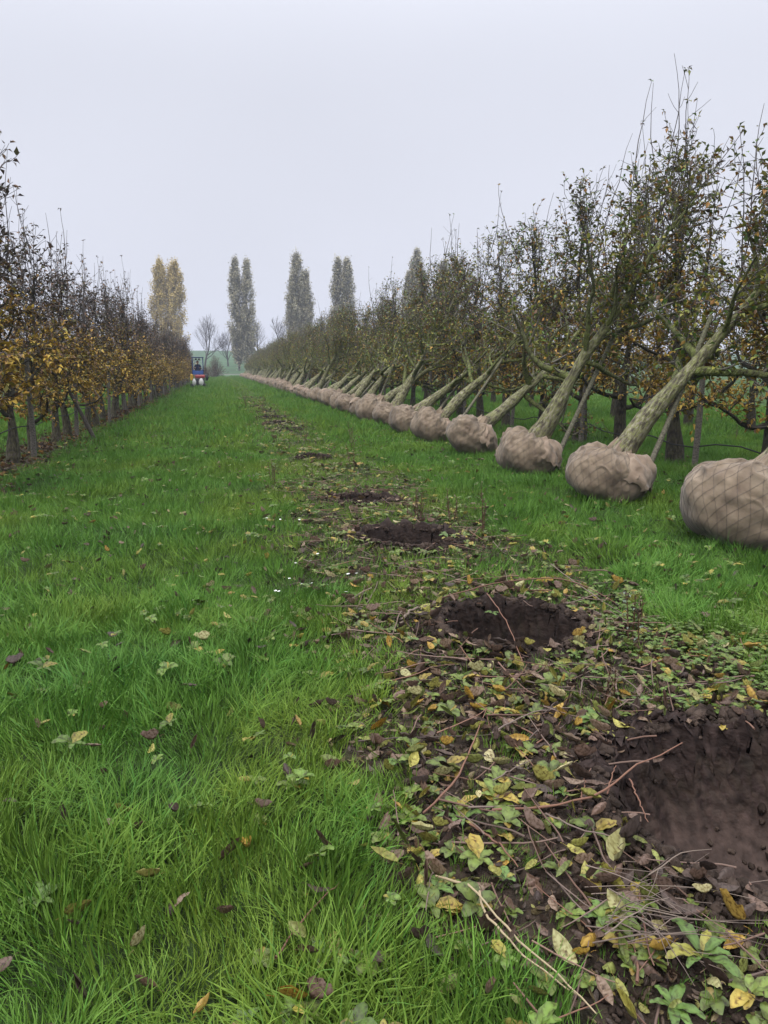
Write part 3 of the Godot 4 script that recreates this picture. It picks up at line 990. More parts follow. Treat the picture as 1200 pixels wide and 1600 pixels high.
func make_background() -> void:
	var grey := [[0.4, 0.30, 0.28, 0.19], [0.3, 0.40, 0.365, 0.25], [0.3, 0.21, 0.20, 0.15]]
	var gold := [[0.45, 0.42, 0.32, 0.12], [0.3, 0.32, 0.25, 0.11], [0.25, 0.5, 0.39, 0.14]]
	var two := [[-0.15, 0.0, 0.97, 0.85], [0.16, 0.05, 0.96, 0.9]]
	var one := [[0.0, 0.0, 1.0, 1.1], [0.16, 0.05, 0.85, 0.7], [-0.14, -0.05, 0.8, 0.7]]
	var rows := [
		[271, 205.0, 28.0, 10.8, two, gold, "yellowing twin-topped poplar beyond the left row, leftmost of all"],
		[385, 210.0, 28.8, 8.2, two, grey, "tall grey twin-stemmed poplar right of the bare trees, second from the left"],
		[471, 210.0, 29.2, 9.0, one, grey, "slim grey poplar with a single pointed top, third from the left"],
		[537, 208.0, 28.8, 7.8, two, grey, "grey poplar with a notched top, fourth from the left"],
		[646, 200.0, 29.4, 8.4, one, grey, "grey poplar half hidden behind the leaning trees, fifth from the left"],
		[688, 210.0, 27.4, 8.4, one, grey, "poplar top barely showing over the leaning trees, rightmost of all"]]
	for i in rows.size():
		var e: Array = rows[i]
		var a := ahead(e[0], e[1])
		var m := poplar(300 + i, e[2], e[3], e[4], e[5])
		var t := base("poplar", e[6], "tree", Vector3(a.x, hill_y(a.x, a.y) - 0.3, -a.y), "poplars beyond the orchard")
		part("trunk", m[0], t)
		part("crown", m[1], t, Transform3D.IDENTITY, "stuff")
	var rng := RandomNumberGenerator.new()
	rng.seed = 21
	var forms := []
	for k in 3:
		var mb := MB.new()
		bare(rng, mb, Vector3.ZERO, Vector3.UP, 3.6, 0.24, 5)
		forms.append(mb.mesh(M.twig))
	var spots := [[325, 225.0, 1.4, "round-headed bare tree standing right behind the digging machine"], [361, 240.0, 1.1, "bare tree just left of the grey twin-stemmed poplar"], [408, 240.0, 1.3, "bare tree at the right foot of the twin-stemmed poplar"], [440, 250.0, 1.4, "bare tree between the second and third poplar"], [503, 240.0, 1.4, "bare tree between the third and fourth poplar"], [575, 245.0, 1.4, "bare tree right of the notched poplar"]]
	for i in spots.size():
		var e: Array = spots[i]
		var a := ahead(e[0], e[1])
		var t := base("bare_tree", e[3], "tree", Vector3(a.x, hill_y(a.x, a.y) - 0.2, -a.y), "bare trees along the field edge")
		part("branches", forms[i % 3], t, Transform3D(Basis(Vector3.UP, i * 1.7).scaled(Vector3.ONE * e[2]), Vector3.ZERO))
	# a rusty bush at the end of the alley, and hedges closing the rows
	var bushes := [[325, 140.0, 2.2, 3.4, "low brown bush behind the digging machine"], [341, 150.0, 4.5, 4.4, "rusty cone-shaped bush at the end of the grass alley"], [412, 172.0, 2.6, 2.4, "low brown bush at the far end of the right row"], [440, 176.0, 3.0, 2.6, "wide brown bush behind the far end of the right row"], [300, 125.0, 3.0, 2.0, "brown bush at the far end of the left row"]]
	for e in bushes:
		var wood := MB.new()
		var lv := MB.new()
		for i in 110:
			var az := rng.randf() * TAU
			var t := rng.randf()
			var q := Vector3(cos(az) * e[3] * 0.5 * (1.1 - t), e[2] * (0.25 + 0.75 * t), sin(az) * e[3] * 0.5 * (1.1 - t))
			wood.tube(PackedVector3Array([Vector3(q.x * 0.1, 0, q.z * 0.1), q * 0.6, q]), PackedFloat32Array([0.03, 0.02, 0.008]), 3, Color(0.07, 0.06, 0.05), Color(0.07, 0.06, 0.05), false)
			for j in 30:
				var c := q * rng.randf_range(0.45, 1.05) + Vector3(rng.randfn(0, 0.15), rng.randfn(0, 0.15), rng.randfn(0, 0.15))
				lv.leaf(c, Vector3(rng.randf_range(-1, 1), rng.randf_range(-1, 0.4), rng.randf_range(-1, 1)).normalized(), Vector3(0.2, 1, 0.1), 0.12, 0.3, 0.4, 0.3, pick(rng, [[0.5, 0.12, 0.075, 0.04], [0.5, 0.1, 0.085, 0.045]]))
		var a := ahead(e[0], e[1])
		var b := base("bush", e[4], "bush", Vector3(a.x, 0, -a.y), "bushes at the far end of the rows")
		part("stems", wood.mesh(M.twig), b, Transform3D.IDENTITY, "stuff")
		part("foliage", lv.mesh(M.leaves), b, Transform3D.IDENTITY, "stuff")

# ---------------------------------------------------------------- digging machine and driver
func cyl(mb: MB, a: Vector3, b: Vector3, r: float, col: Color, sides := 14, r2 := -1.0) -> void:
	var e := r if r2 < 0.0 else r2
	var dir := (b - a).normalized()
	mb.tube(PackedVector3Array([a - dir * 0.001, a, a + dir * 0.012, b - dir * 0.012, b]), PackedFloat32Array([0.001, r * 0.94, r, e, e * 0.94]), sides, col, col)

func make_machine() -> void:
	var a := ahead(314, 66.0)
	var at := Vector3(a.x, gh(a.x, a.y), -a.y)
	var t := base("tree_digger", "small tracked tree-digging machine with blue cab frame and red body in the alley", "digger", at)
	var face := atan2(-a.x, a.y)
	t.rotation.y = face * 0.6
	var red := Color(0.28, 0.04, 0.045)
	var blue := Color(0.02, 0.05, 0.19)
	var black := Color(0.018, 0.018, 0.02)
	var white := Color(0.62, 0.62, 0.6)
	var mb: MB
	for s in [-1.0, 1.0]:
		mb = MB.new()
		# a track: a flat loop with lugs
		var lp := PackedVector3Array()
		for k in 28:
			var w := TAU * k / 28.0
			lp.append(Vector3(0, 0.24 + 0.2 * sin(w), 0.62 * clampf(cos(w) * 1.35, -1, 1) + 0.12 * cos(w)))
		for k in 28:
			var p := lp[k]
			var q := lp[(k + 1) % 28]
			var m := (p + q) / 2.0
			var dirv := (q - p).normalized()
			mb.box(m, Vector3(0.26, 0.05, (q - p).length() * 0.86), 0.008, black, Basis(Vector3.RIGHT, -atan2(dirv.y, dirv.z)))
		var tr := part("track", mb.mesh(M.rubber), t, Transform3D(Basis.IDENTITY, Vector3(0.52 * s, 0, 0)))
		for z in [-0.45, 0.0, 0.45]:
			mb = MB.new()
			cyl(mb, Vector3(-0.1, 0.24, z), Vector3(0.1, 0.24, z), 0.15, Color(0.05, 0.05, 0.05))
			part("roller", mb.mesh(M.paint), tr)
	mb = MB.new()
	mb.box(Vector3(0, 0.5, -0.1), Vector3(0.86, 0.3, 1.5), 0.04, Color(0.05, 0.05, 0.055))
	part("chassis", mb.mesh(M.paint), t)
	mb = MB.new()
	mb.box(Vector3(0.16, 1.04, 0.12), Vector3(0.86, 0.3, 0.7), 0.08, red)
	mb.box(Vector3(0.0, 0.78, 0.1), Vector3(0.9, 0.2, 0.8), 0.04, Color(0.05, 0.05, 0.06))
	part("bonnet", mb.mesh(M.paint), t)
	mb = MB.new()
	mb.box(Vector3(-0.52, 0.98, 0.15), Vector3(0.24, 0.55, 0.4), 0.05, Color(0.55, 0.32, 0.03))
	part("fuel_tank", mb.mesh(M.paint), t)
	# white spade blades in front
	for e in [[-0.33, 0.58, 0.15, 0.34], [0.24, 0.6, 0.2, 0.42]]:
		mb = MB.new()
		var pts := PackedVector3Array()
		var rr := PackedFloat32Array()
		for k in 9:
			var w := k / 8.0
			pts.append(Vector3(e[0], e[1] - 0.28 + 0.56 * w, 0.62 + 0.1 * sin(w * PI)))
			rr.append(e[2] * sqrt(maxf(0.02, sin(PI * (0.04 + 0.92 * w)))))
		mb.tube(pts, rr, 14, white, white)
		part("spade_shield", mb.mesh(M.paint), t)
	mb = MB.new()
	cyl(mb, Vector3(-0.06, 0.25, 0.7), Vector3(-0.06, 0.85, 0.66), 0.06, black)
	cyl(mb, Vector3(0.45, 0.3, 0.65), Vector3(0.5, 0.95, 0.4), 0.05, black)
	part("hydraulic_ram", mb.mesh(M.paint), t)
	mb = MB.new()
	cyl(mb, Vector3(0.6, 0.98, 0.2), Vector3(0.78, 0.98, 0.2), 0.28, black, 18)
	part("hose_reel", mb.mesh(M.rubber), t)
	for s in [-1.0, 1.0]:
		mb = MB.new()
		mb.box(Vector3(0.62 * s, 0.09, 0.85), Vector3(0.5, 0.1, 0.42), 0.02, black, Basis(Vector3.BACK, -0.12 * s))
		part("stabiliser_foot", mb.mesh(M.paint), t)
	# cab: four posts, roof, rails, rear sheet
	for e in [[-0.44, 0.32], [0.44, 0.32], [-0.44, -0.7], [0.44, -0.7]]:
		mb = MB.new()
		mb.box(Vector3(e[0], 1.92, e[1]), Vector3(0.075, 1.36, 0.075), 0.012, blue * 0.6)
		part("cab_post", mb.mesh(M.paint), t)
	mb = MB.new()
	mb.box(Vector3(0, 2.63, -0.19), Vector3(1.02, 0.08, 1.16), 0.025, blue * 0.5)
	part("cab_roof", mb.mesh(M.paint), t)
	mb = MB.new()
	mb.box(Vector3(0, 1.37, 0.33), Vector3(0.86, 0.3, 0.05), 0.012, Color(0.04, 0.10, 0.32))
	mb.box(Vector3(-0.44, 1.45, -0.19), Vector3(0.04, 0.42, 0.94), 0.01, Color(0.04, 0.10, 0.32))
	mb.box(Vector3(0.44, 1.45, -0.19), Vector3(0.04, 0.42, 0.94), 0.01, Color(0.04, 0.10, 0.32))
	mb.box(Vector3(0, 1.42, -0.72), Vector3(0.86, 0.36, 0.04), 0.01, Color(0.05, 0.13, 0.38))
	part("cab_panel", mb.mesh(M.paint), t)
	mb = MB.new()
	mb.box(Vector3(0, 1.92, -0.735), Vector3(0.8, 1.26, 0.008), 0.002, Color.WHITE)
	part("rear_window", mb.mesh(M.glass), t)
	for s in [-0.13, 0.13]:
		mb = MB.new()
		cyl(mb, Vector3(s, 2.48, 0.28), Vector3(s, 2.48, 0.38), 0.085, black)
		part("work_lamp", mb.mesh(M.paint), t)
	mb = MB.new()
	mb.box(Vector3(0, 1.36, -0.45), Vector3(0.5, 0.12, 0.46), 0.04, black)
	mb.box(Vector3(0, 1.68, -0.66), Vector3(0.48, 0.56, 0.1), 0.04, black, Basis(Vector3.RIGHT, -0.08))
	part("seat", mb.mesh(M.rubber), t)
	for s in [-0.2, 0.2]:
		mb = MB.new()
		cyl(mb, Vector3(s, 1.25, 0.2), Vector3(s, 1.72, 0.1), 0.016, black, 8)
		part("lever", mb.mesh(M.paint), t)
	# the driver
	var bd := MB.new()
	var navy := Color(0.018, 0.03, 0.075)
	var skin := Color(0.45, 0.25, 0.18)
	var trous := Color(0.025, 0.03, 0.05)
	var bones := [
		[Vector3(0, 0.06, 0), Vector3(0, 0.30, -0.02), 0.155, 0.15, navy], [Vector3(0, 0.30, -0.02), Vector3(0, 0.46, -0.01), 0.16, 0.13, navy],
		[Vector3(-0.16, 0.48, -0.01), Vector3(0.16, 0.48, -0.01), 0.075, 0.075, navy], [Vector3(0, 0.5, 0), Vector3(0, 0.6, 0.015), 0.06, 0.055, skin],
		[Vector3(0, 0.68, 0.02), Vector3(0, 0.76, 0.0), 0.082, 0.095, skin], [Vector3(0, 0.66, 0.075), Vector3(0, 0.65, 0.085), 0.045, 0.04, skin], [Vector3(0, 0.715, 0.108), Vector3(0, 0.69, 0.122), 0.011, 0.016, skin],
		[Vector3(-0.095, 0.71, 0.0), Vector3(-0.1, 0.73, -0.005), 0.018, 0.02, skin], [Vector3(0.095, 0.71, 0.0), Vector3(0.1, 0.73, -0.005), 0.018, 0.02, skin]]
	for s in [-1.0, 1.0]:
		bones.append([Vector3(0.19 * s, 0.46, 0), Vector3(0.25 * s, 0.22, 0.09), 0.066, 0.05, navy])
		bones.append([Vector3(0.25 * s, 0.22, 0.09), Vector3(0.21 * s, 0.27, 0.31), 0.05, 0.036, navy])
		bones.append([Vector3(0.21 * s, 0.27, 0.33), Vector3(0.2 * s, 0.29, 0.41), 0.034, 0.03, skin])
		for q in 4:
			bones.append([Vector3(0.2 * s + (q - 1.5) * 0.003, 0.265 + q * 0.02, 0.425), Vector3((0.2 - 0.035) * s, 0.265 + q * 0.02, 0.455), 0.0105, 0.009, skin])
		bones.append([Vector3((0.2 - 0.02) * s, 0.315, 0.385), Vector3((0.2 - 0.045) * s, 0.325, 0.43), 0.012, 0.01, skin])
		bones.append([Vector3(0.1 * s, 0.02, 0.02), Vector3(0.14 * s, 0.05, 0.44), 0.09, 0.065, trous])
		bones.append([Vector3(0.14 * s, 0.05, 0.44), Vector3(0.14 * s, -0.36, 0.5), 0.064, 0.045, trous])
		bones.append([Vector3(0.14 * s, -0.4, 0.49), Vector3(0.15 * s, -0.42, 0.64), 0.046, 0.036, Color(0.02, 0.018, 0.016)])
	nets(bd, bones, 0.016, 0.035)
	var person := base("person", "driver in a dark blue jacket seated in the digger's cab", "person", t.transform * Vector3(0, 1.5, -0.4))
	person.rotation.y = t.rotation.y
	part("body", bd.mesh(M.cloth), person)
	var hair := MB.new()
	nets(hair, [[Vector3(0, 0.775, -0.012), Vector3(0, 0.80, -0.012), 0.1, 0.09, Color(0.03, 0.022, 0.016)], [Vector3(0, 0.72, -0.05), Vector3(0, 0.76, -0.05), 0.07, 0.08, Color(0.03, 0.022, 0.016)]], 0.014, 0.03)
	part("hair", hair.mesh(M.cloth), person)

# surface nets over a smooth union of tapered capsules
func nets(mb: MB, bones: Array, cell: float, soft: float) -> void:
	var lo := Vector3.INF
	var hi := -Vector3.INF
	for b in bones:
		var r: float = maxf(b[2], b[3]) + 0.03
		for p: Vector3 in [b[0], b[1]]:
			lo = lo.min(p - Vector3.ONE * r)
			hi = hi.max(p + Vector3.ONE * r)
	var nx := int((hi.x - lo.x) / cell) + 2
	var ny := int((hi.y - lo.y) / cell) + 2
	var nz := int((hi.z - lo.z) / cell) + 2
	var f := PackedFloat32Array()
	f.resize(nx * ny * nz)
	f.fill(1.0)
	var hue := PackedInt32Array()
	hue.resize(f.size())
	var best := PackedFloat32Array()
	best.resize(f.size())
	best.fill(9.0)
	for bi in bones.size():
		var b: Array = bones[bi]
		var pa: Vector3 = b[0]
		var ba: Vector3 = b[1] - b[0]
		var r: float = maxf(b[2], b[3]) + soft + cell * 2.0
		var l := ((pa.min(b[1]) - Vector3.ONE * r - lo) / cell).max(Vector3.ZERO)
		var h := (pa.max(b[1]) + Vector3.ONE * r - lo) / cell
		var k := soft if maxf(b[2], b[3]) > 0.03 else 0.006
		for z in range(int(l.z), mini(int(h.z) + 1, nz)):
			for y in range(int(l.y), mini(int(h.y) + 1, ny)):
				for x in range(int(l.x), mini(int(h.x) + 1, nx)):
					var p := lo + Vector3(x, y, z) * cell
					var t := clampf((p - pa).dot(ba) / ba.length_squared(), 0.0, 1.0)
					var d: float = (p - pa - ba * t).length() - lerpf(b[2], b[3], t)
					var i := (z * ny + y) * nx + x
					if d < best[i]:
						best[i] = d
						hue[i] = bi
					var e := maxf(k - absf(f[i] - d), 0.0) / k
					f[i] = minf(f[i], d) - e * e * k * 0.25
	var at := {}
	var off := [0, 1, nx, nx + 1, nx * ny, nx * ny + 1, nx * ny + nx, nx * ny + nx + 1]
	for z in nz - 1:
		for y in ny - 1:
			for x in nx - 1:
				var i := (z * ny + y) * nx + x
				var inside := 0
				for o in off:
					if f[i + o] < 0.0: inside += 1
				if inside == 0 or inside == 8:
					continue
				var sum := Vector3.ZERO
				var m := 0
				for a in 8:
					for s in [1, 2, 4]:
						if a & s: continue
						var fa := f[i + off[a]]
						var fb := f[i + off[a | s]]
						if (fa < 0.0) != (fb < 0.0):
							var t := fa / (fa - fb)
							var ca := Vector3(a & 1, (a >> 1) & 1, (a >> 2) & 1)
							var cb := Vector3((a | s) & 1, ((a | s) >> 1) & 1, ((a | s) >> 2) & 1)
							sum += ca.lerp(cb, t)
							m += 1
				at[i] = mb.vert(lo + (Vector3(x, y, z) + sum / m) * cell, Vector3.UP, bones[hue[i]][4])
	for z in range(1, nz - 1):
		for y in range(1, ny - 1):
			for x in range(1, nx - 1):
				var i := (z * ny + y) * nx + x
				for ax in [[1, nx, nx * ny], [nx, nx * ny, 1], [nx * ny, 1, nx]]:
					if (f[i] < 0.0) == (f[i + ax[0]] < 0.0):
						continue
					var q := [i, i - ax[1], i - ax[1] - ax[2], i - ax[2]]
					if not (at.has(q[0]) and at.has(q[1]) and at.has(q[2]) and at.has(q[3])):
						continue
					if f[i] < 0.0:
						mb.tri(at[q[0]], at[q[2]], at[q[1]])
						mb.tri(at[q[0]], at[q[3]], at[q[2]])
					else:
						mb.tri(at[q[0]], at[q[1]], at[q[2]])
						mb.tri(at[q[0]], at[q[2]], at[q[3]])
	mb.smooth()

# ---------------------------------------------------------------- litter, weeds, twigs
# a curled fallen leaf, 1 unit long, midrib paler
func fallen(rng: RandomNumberGenerator, wide: float, curl: float, roll: float) -> MB:
	var mb := MB.new()
	var rows := 5
	for j in rows + 1:
		var t := float(j) / rows
		var w := wide * pow(sin(PI * clampf(0.06 + 0.9 * t, 0.0, 1.0)), 0.8) * (1.0 - 0.25 * t)
		if j == rows: w = 0.01
		var y := curl * pow(absf(t - 0.4) * 1.6, 2.0)
		for s in [-1.0, -0.5, 0.0, 0.5, 1.0]:
			var k := 1.0 if s != 0.0 else 1.3
			var up: float = roll * w * s * s * (1.2 + rng.randf_range(-0.35, 0.35))
			mb.vert(Vector3((t - 0.5), y + up + rng.randf_range(-0.015, 0.015), w * s * (1.0 - 0.35 * absf(roll))), Vector3.UP, Color(k, k, k * 0.95) * rng.randf_range(0.88, 1.1))
	for j in rows:
		for i in 4:
			var a := j * 5 + i
			mb.tri(a, a + 1, a + 5)
			mb.tri(a + 1, a + 6, a + 5)
	mb.smooth()
	mb.tube(PackedVector3Array([Vector3(-0.5, 0.02, 0), Vector3(-0.64, 0.05, 0.03), Vector3(-0.78, 0.03, 0.05)]), PackedFloat32Array([0.014, 0.012, 0.012]), 3, Color(0.9, 0.8, 0.6), Color(0.9, 0.8, 0.6), false)
	return mb

var leaf_forms := []
const LITTER := [[0.24, 0.055, 0.036, 0.030], [0.26, 0.11, 0.07, 0.055], [0.22, 0.17, 0.12, 0.09], [0.14, 0.25, 0.235, 0.06], [0.06, 0.15, 0.17, 0.045], [0.04, 0.33, 0.22, 0.05], [0.04, 0.32, 0.29, 0.16]]

func make_litter() -> void:
	var rng := RandomNumberGenerator.new()
	rng.seed = 40
	for e in [[0.30, 0.15, 0.5], [0.33, 0.35, 0.9], [0.29, 0.5, 1.5], [0.30, -0.3, -0.7], [0.27, 0.6, 2.0], [0.32, 0.1, -0.3]]:
		leaf_forms.append(fallen(rng, e[0], e[1], e[2]).mesh(M.litter))
	var sc := []
	for k in 6: sc.append(Scatter.new())
	# thick on the dug strip
	for band in [[1.2, 6.0, 0.062], [6.0, 12.0, 0.09], [12.0, 46.0, 0.2]]:
		var st: float = band[2]
		var d: float = band[0]
		while d < band[1]:
			var x := -0.4
			while x < 4.0:
				var px := x + rng.randf() * st
				var pd := d + rng.randf() * st
				x += st
				if not seen(px, pd, 1.2):
					continue
				var s := strip(px, pd)
				var pr := pit_r(px, pd)
				var keep := s * (0.58 + 0.8 * n_patch.get_noise_2d(px * 2.5, pd * 2.5 + 30.0)) + 0.012
				if pr < 1.0: keep *= 0.03
				if pr > 1.0 and pr < 1.12: keep *= 0.35
				if pd > 12.0: keep *= 0.7
				if rng.randf() > keep:
					continue
				var y := gh(px, pd) + 0.012 + rng.randf() * 0.03
				if pr < 1.0:
					for p in PITS:
						var r: float = Vector2(px - p[0], pd - p[1]).length() / p[2]
						if r < 1.0: y = gh(p[0], p[1]) - p[3] * bowl(r) + 0.02
				elif pr < 1.35: y += 0.05
				var col := pick(rng, LITTER) * 1.3
				if pd > 12.0: col = col.lerp(Color(0.15, 0.12, 0.07), 0.4)
				sc[rng.randi() % 6].put(Vector3(px, y, -pd), turn(rng, rng.randf_range(0.0, 0.75), rng.randf_range(0.05, 0.1) * (1.0 if pd < 12.0 else 1.5)), col)
			d += st
	# under the left row, and a few blown about the grass
	for i in 7000:
		var pd := 8.0 + 80.0 * pow(rng.randf(), 1.6)
		var px := -3.6 + rng.randfn(0, 0.5)
		sc[rng.randi() % 6].put(Vector3(px, gh(px, pd) + 0.02 + rng.randf() * 0.03, -pd), turn(rng, rng.randf_range(0.0, 0.6), rng.randf_range(0.05, 0.1) * (1.0 if pd < 25 else 1.6)), pick(rng, [[0.4, 0.12, 0.07, 0.04], [0.25, 0.24, 0.13, 0.03], [0.35, 0.07, 0.05, 0.04]]))
	for i in 4200:
		var pd := 1.5 + 40.0 * pow(rng.randf(), 1.5)
		var px := rng.randf_range(-3.2, 8.5)
		if not seen(px, pd, 1.0) or strip(px, pd) > 0.3: continue
		sc[rng.randi() % 6].put(Vector3(px, gh(px, pd) + rng.randf_range(0.03, 0.09), -pd), turn(rng, rng.randf_range(0.0, 0.9), rng.randf_range(0.05, 0.085)), pick(rng, LITTER))
	# broken bits between the leaves
	for i in 26000:
		var pd := 1.3 + 10.0 * pow(rng.randf(), 1.3)
		var px := 1.68 + rng.randf_range(-1.6, 1.6)
		if pit_r(px, pd) < 1.04 or rng.randf() > strip(px, pd): continue
		sc[rng.randi() % 6].put(Vector3(px, gh(px, pd) + 0.006 + rng.randf() * 0.015, -pd), turn(rng, rng.randf_range(0.0, 0.9), rng.randf_range(0.012, 0.042)), pick(rng, [[0.4, 0.06, 0.042, 0.034], [0.3, 0.12, 0.085, 0.065], [0.2, 0.2, 0.16, 0.09], [0.1, 0.2, 0.2, 0.06]]))
	var root := Node3D.new()
	root.name = "leaf_litter"
	add_child(root, true)
	tag(root, "brown and yellow-green fallen pear leaves over the dug strip", "", "", "stuff")
	var total := 0
	for k in 6:
		total += sc[k].count
		scatter_node("litter_leaves", sc[k], leaf_forms[k], root)
	print("litter ", total)
	var cm := MB.new()
	var cz := noise(61, 1.0, 2)
	for j in 5:
		for i in 7:
			var th := PI * j / 4.0
			var d := Vector3(sin(th) * cos(TAU * i / 7.0), cos(th), sin(th) * sin(TAU * i / 7.0))
			cm.vert(d * (0.5 + 0.35 * cz.get_noise_3d(d.x * 2.0, d.y * 2.0, d.z * 2.0)), d, Color.WHITE)
	for j in 4:
		for i in 7:
			var a := j * 7 + i
			var b := j * 7 + (i + 1) % 7
			cm.tri(a, b, a + 7)
			cm.tri(b, b + 7, a + 7)
	cm.smooth()
	var cs := Scatter.new()
	for pi in PITS.size():
		var p: Array = PITS[pi]
		for i in (3600 if pi == 0 else 1300 if pi < 4 else 300):
			var a := rng.randf() * TAU
			var r := 1.02 + absf(rng.randfn(0, 0.2))
			if rng.randf() < 0.05: r = rng.randf_range(0.55, 1.0)
			var px: float = p[0] + cos(a) * r * p[2]
			var pd: float = p[1] + sin(a) * r * p[2]
			var y: float = gh(px, pd) + 0.05 * exp(-pow((r - 1.1) / 0.13, 2.0))
			if r < 1.0: y = gh(p[0], p[1]) - p[3] * bowl(r) + 0.005
			var s := rng.randf_range(0.008, 0.03) * (2.0 if rng.randf() < 0.1 else 1.0)
			cs.put(Vector3(px, y + s * 0.2, -pd), Basis(Vector3(rng.randf(), 1, rng.randf()).normalized(), rng.randf() * TAU) * Basis.from_scale(Vector3(s * rng.randf_range(0.8, 1.5), s, s)), Color(0.062, 0.045, 0.036) * rng.randf_range(0.7, 1.5))
	for i in 15000:
		var pd := 1.3 + 9.0 * pow(rng.randf(), 1.4)
		var px := 1.68 + rng.randf_range(-1.5, 1.5)
		if pit_r(px, pd) < 1.02 or rng.randf() > strip(px, pd): continue
		var s := rng.randf_range(0.006, 0.022) * (1.7 if rng.randf() < 0.12 else 1.0)
		cs.put(Vector3(px, gh(px, pd) + s * 0.2, -pd), Basis(Vector3(rng.randf(), 1, rng.randf()).normalized(), rng.randf() * TAU) * Basis.from_scale(Vector3(s * rng.randf_range(0.8, 1.5), s, s)), Color(0.062, 0.045, 0.036) * rng.randf_range(0.7, 1.6))
	scatter_node("soil_crumbs", cs, cm.mesh(M.soil), self, "dark crumbs of dug soil round the pits")

func where(px: float, py: float) -> Vector2:
	# the spot of ground that this point of the photo shows: used to set things down where they lie
	var p := deg_to_rad(10.5)
	var v := py - 800.0
	var down := v * cos(p) + 1200.0 * sin(p)
	var f := EYE * (1200.0 * cos(p) - v * sin(p)) / down
	var r := EYE * (px - 600.0) / down
	return Vector2(f * 0.2062 + r * 0.9785, f * 0.9785 - r * 0.2062)

func on_ground(px: float, py: float, up := 0.0) -> Vector3:
	var w := where(px, py)
	return Vector3(w.x, gh(w.x, w.y) + up, -w.y)

func make_single_leaves() -> void:
	var rng := RandomNumberGenerator.new()
	rng.seed = 44
	var mats := {}
	var tint := func(called: String, c: Color) -> StandardMaterial3D:
		var m: StandardMaterial3D = M.litter.duplicate()
		m.albedo_color = c.linear_to_srgb()
		m.resource_name = called
		return m
	var kinds := [["yellow_green", "yellow-green", Color(0.25, 0.25, 0.06)], ["olive", "olive green", Color(0.14, 0.18, 0.045)], ["brown", "dark brown", Color(0.055, 0.038, 0.034)], ["tan", "pinkish tan", Color(0.17, 0.115, 0.095)], ["gold", "golden yellow", Color(0.36, 0.23, 0.04)], ["pale", "pale cream-green", Color(0.36, 0.35, 0.17)]]
	for k in kinds: mats[k[0]] = tint.call(k[0], k[2])
	# the ones one would point at first
	var named := [
		[455, 1575, "gold", 0.085, 0.05, "orange-gold round leaf in the grass at the bottom edge"], [388, 1345, "gold", 0.09, 0.06, "long golden leaf standing in grass left of the strip"],
		[970, 1360, "pale", 0.15, 0.05, "large pale jagged leaf at the near pit's left lip"], [238, 1180, "tan", 0.075, 0.07, "pinkish tan leaf lying in the left grass"],
		[148, 1197, "tan", 0.07, 0.07, "small curled tan leaf near the left edge"], [320, 1022, "pale", 0.09, 0.06, "pale curled leaf in the grass left of the second pit"],
		[575, 1305, "brown", 0.075, 0.05, "dark slate-brown leaf where grass meets the strip"], [505, 1340, "tan", 0.085, 0.05, "crumpled grey-brown leaf in grass beside the strip"],
		[745, 1170, "yellow_green", 0.08, 0.05, "yellow-green oval leaf lying flat in mid strip"], [785, 1210, "pale", 0.075, 0.05, "cream leaf with dark spot in mid strip"],
		[640, 1130, "tan", 0.09, 0.05, "folded tan leaf at the strip's left edge"], [920, 1395, "tan", 0.08, 0.05, "upright pinkish leaf in front of the near pit"],
		[880, 1500, "pale", 0.1, 0.06, "pale green pointed leaf standing in the bottom grass"], [1035, 1510, "gold", 0.09, 0.05, "yellow leaf below the bundle of dry stalks"],
		[770, 1045, "pale", 0.1, 0.06, "cream curled leaf in front of the second pit"], [850, 915, "gold", 0.13, 0.08, "big golden leaf behind the second pit"],
		[905, 1020, "pale", 0.11, 0.06, "pale leaf right of the second pit's front lip"], [1085, 1365, "tan", 0.07, -0.1, "small tan leaf inside the near pit"],
		[75, 935, "brown", 0.1, 0.05, "dark dead leaf in grass at far left"], [680, 1490, "brown", 0.08, 0.04, "purplish-brown leaf in the bottom grass"]]
	for e in named:
		var at := on_ground(e[0], e[1], e[4])
		var o := solo("fallen_leaf", leaf_forms[rng.randi() % 6], at, e[5], "leaf", "fallen leaves lying near the viewer")
		o.material_override = mats[e[2]]
		o.basis = turn(rng, rng.randf_range(0.2, 0.7), e[3])
	# more, gathered where the photo shows them
	var lots := 0
	while lots < 230:
		var pd := rng.randf_range(1.5, 5.6)
		var px := rng.randf_range(0.3, 3.2)
		if not seen(px, pd, 0.1) or pit_r(px, pd) < 1.03 or rng.randf() > strip(px, pd) + 0.08:
			continue
		var k: Array = kinds[[0, 0, 1, 2, 3, 3, 5, 4, 0, 1][rng.randi() % 10]]
		var place := "in front of the near pit" if pd < 2.3 else "between the near and second pits" if pd < 4.0 else "around the second pit"
		var o := solo("fallen_leaf", leaf_forms[rng.randi() % 6], Vector3(px, gh(px, pd) + rng.randf_range(0.035, 0.065) + (0.05 if pit_r(px, pd) < 1.3 else 0.0), -pd), "%s fallen pear leaf lying %s on the dug strip" % [k[1], place], "leaf", "fallen leaves lying near the viewer")
		o.material_override = mats[k[0]]
		o.basis = turn(rng, rng.randf_range(0.1, 0.8), rng.randf_range(0.055, 0.1))
		lots += 1

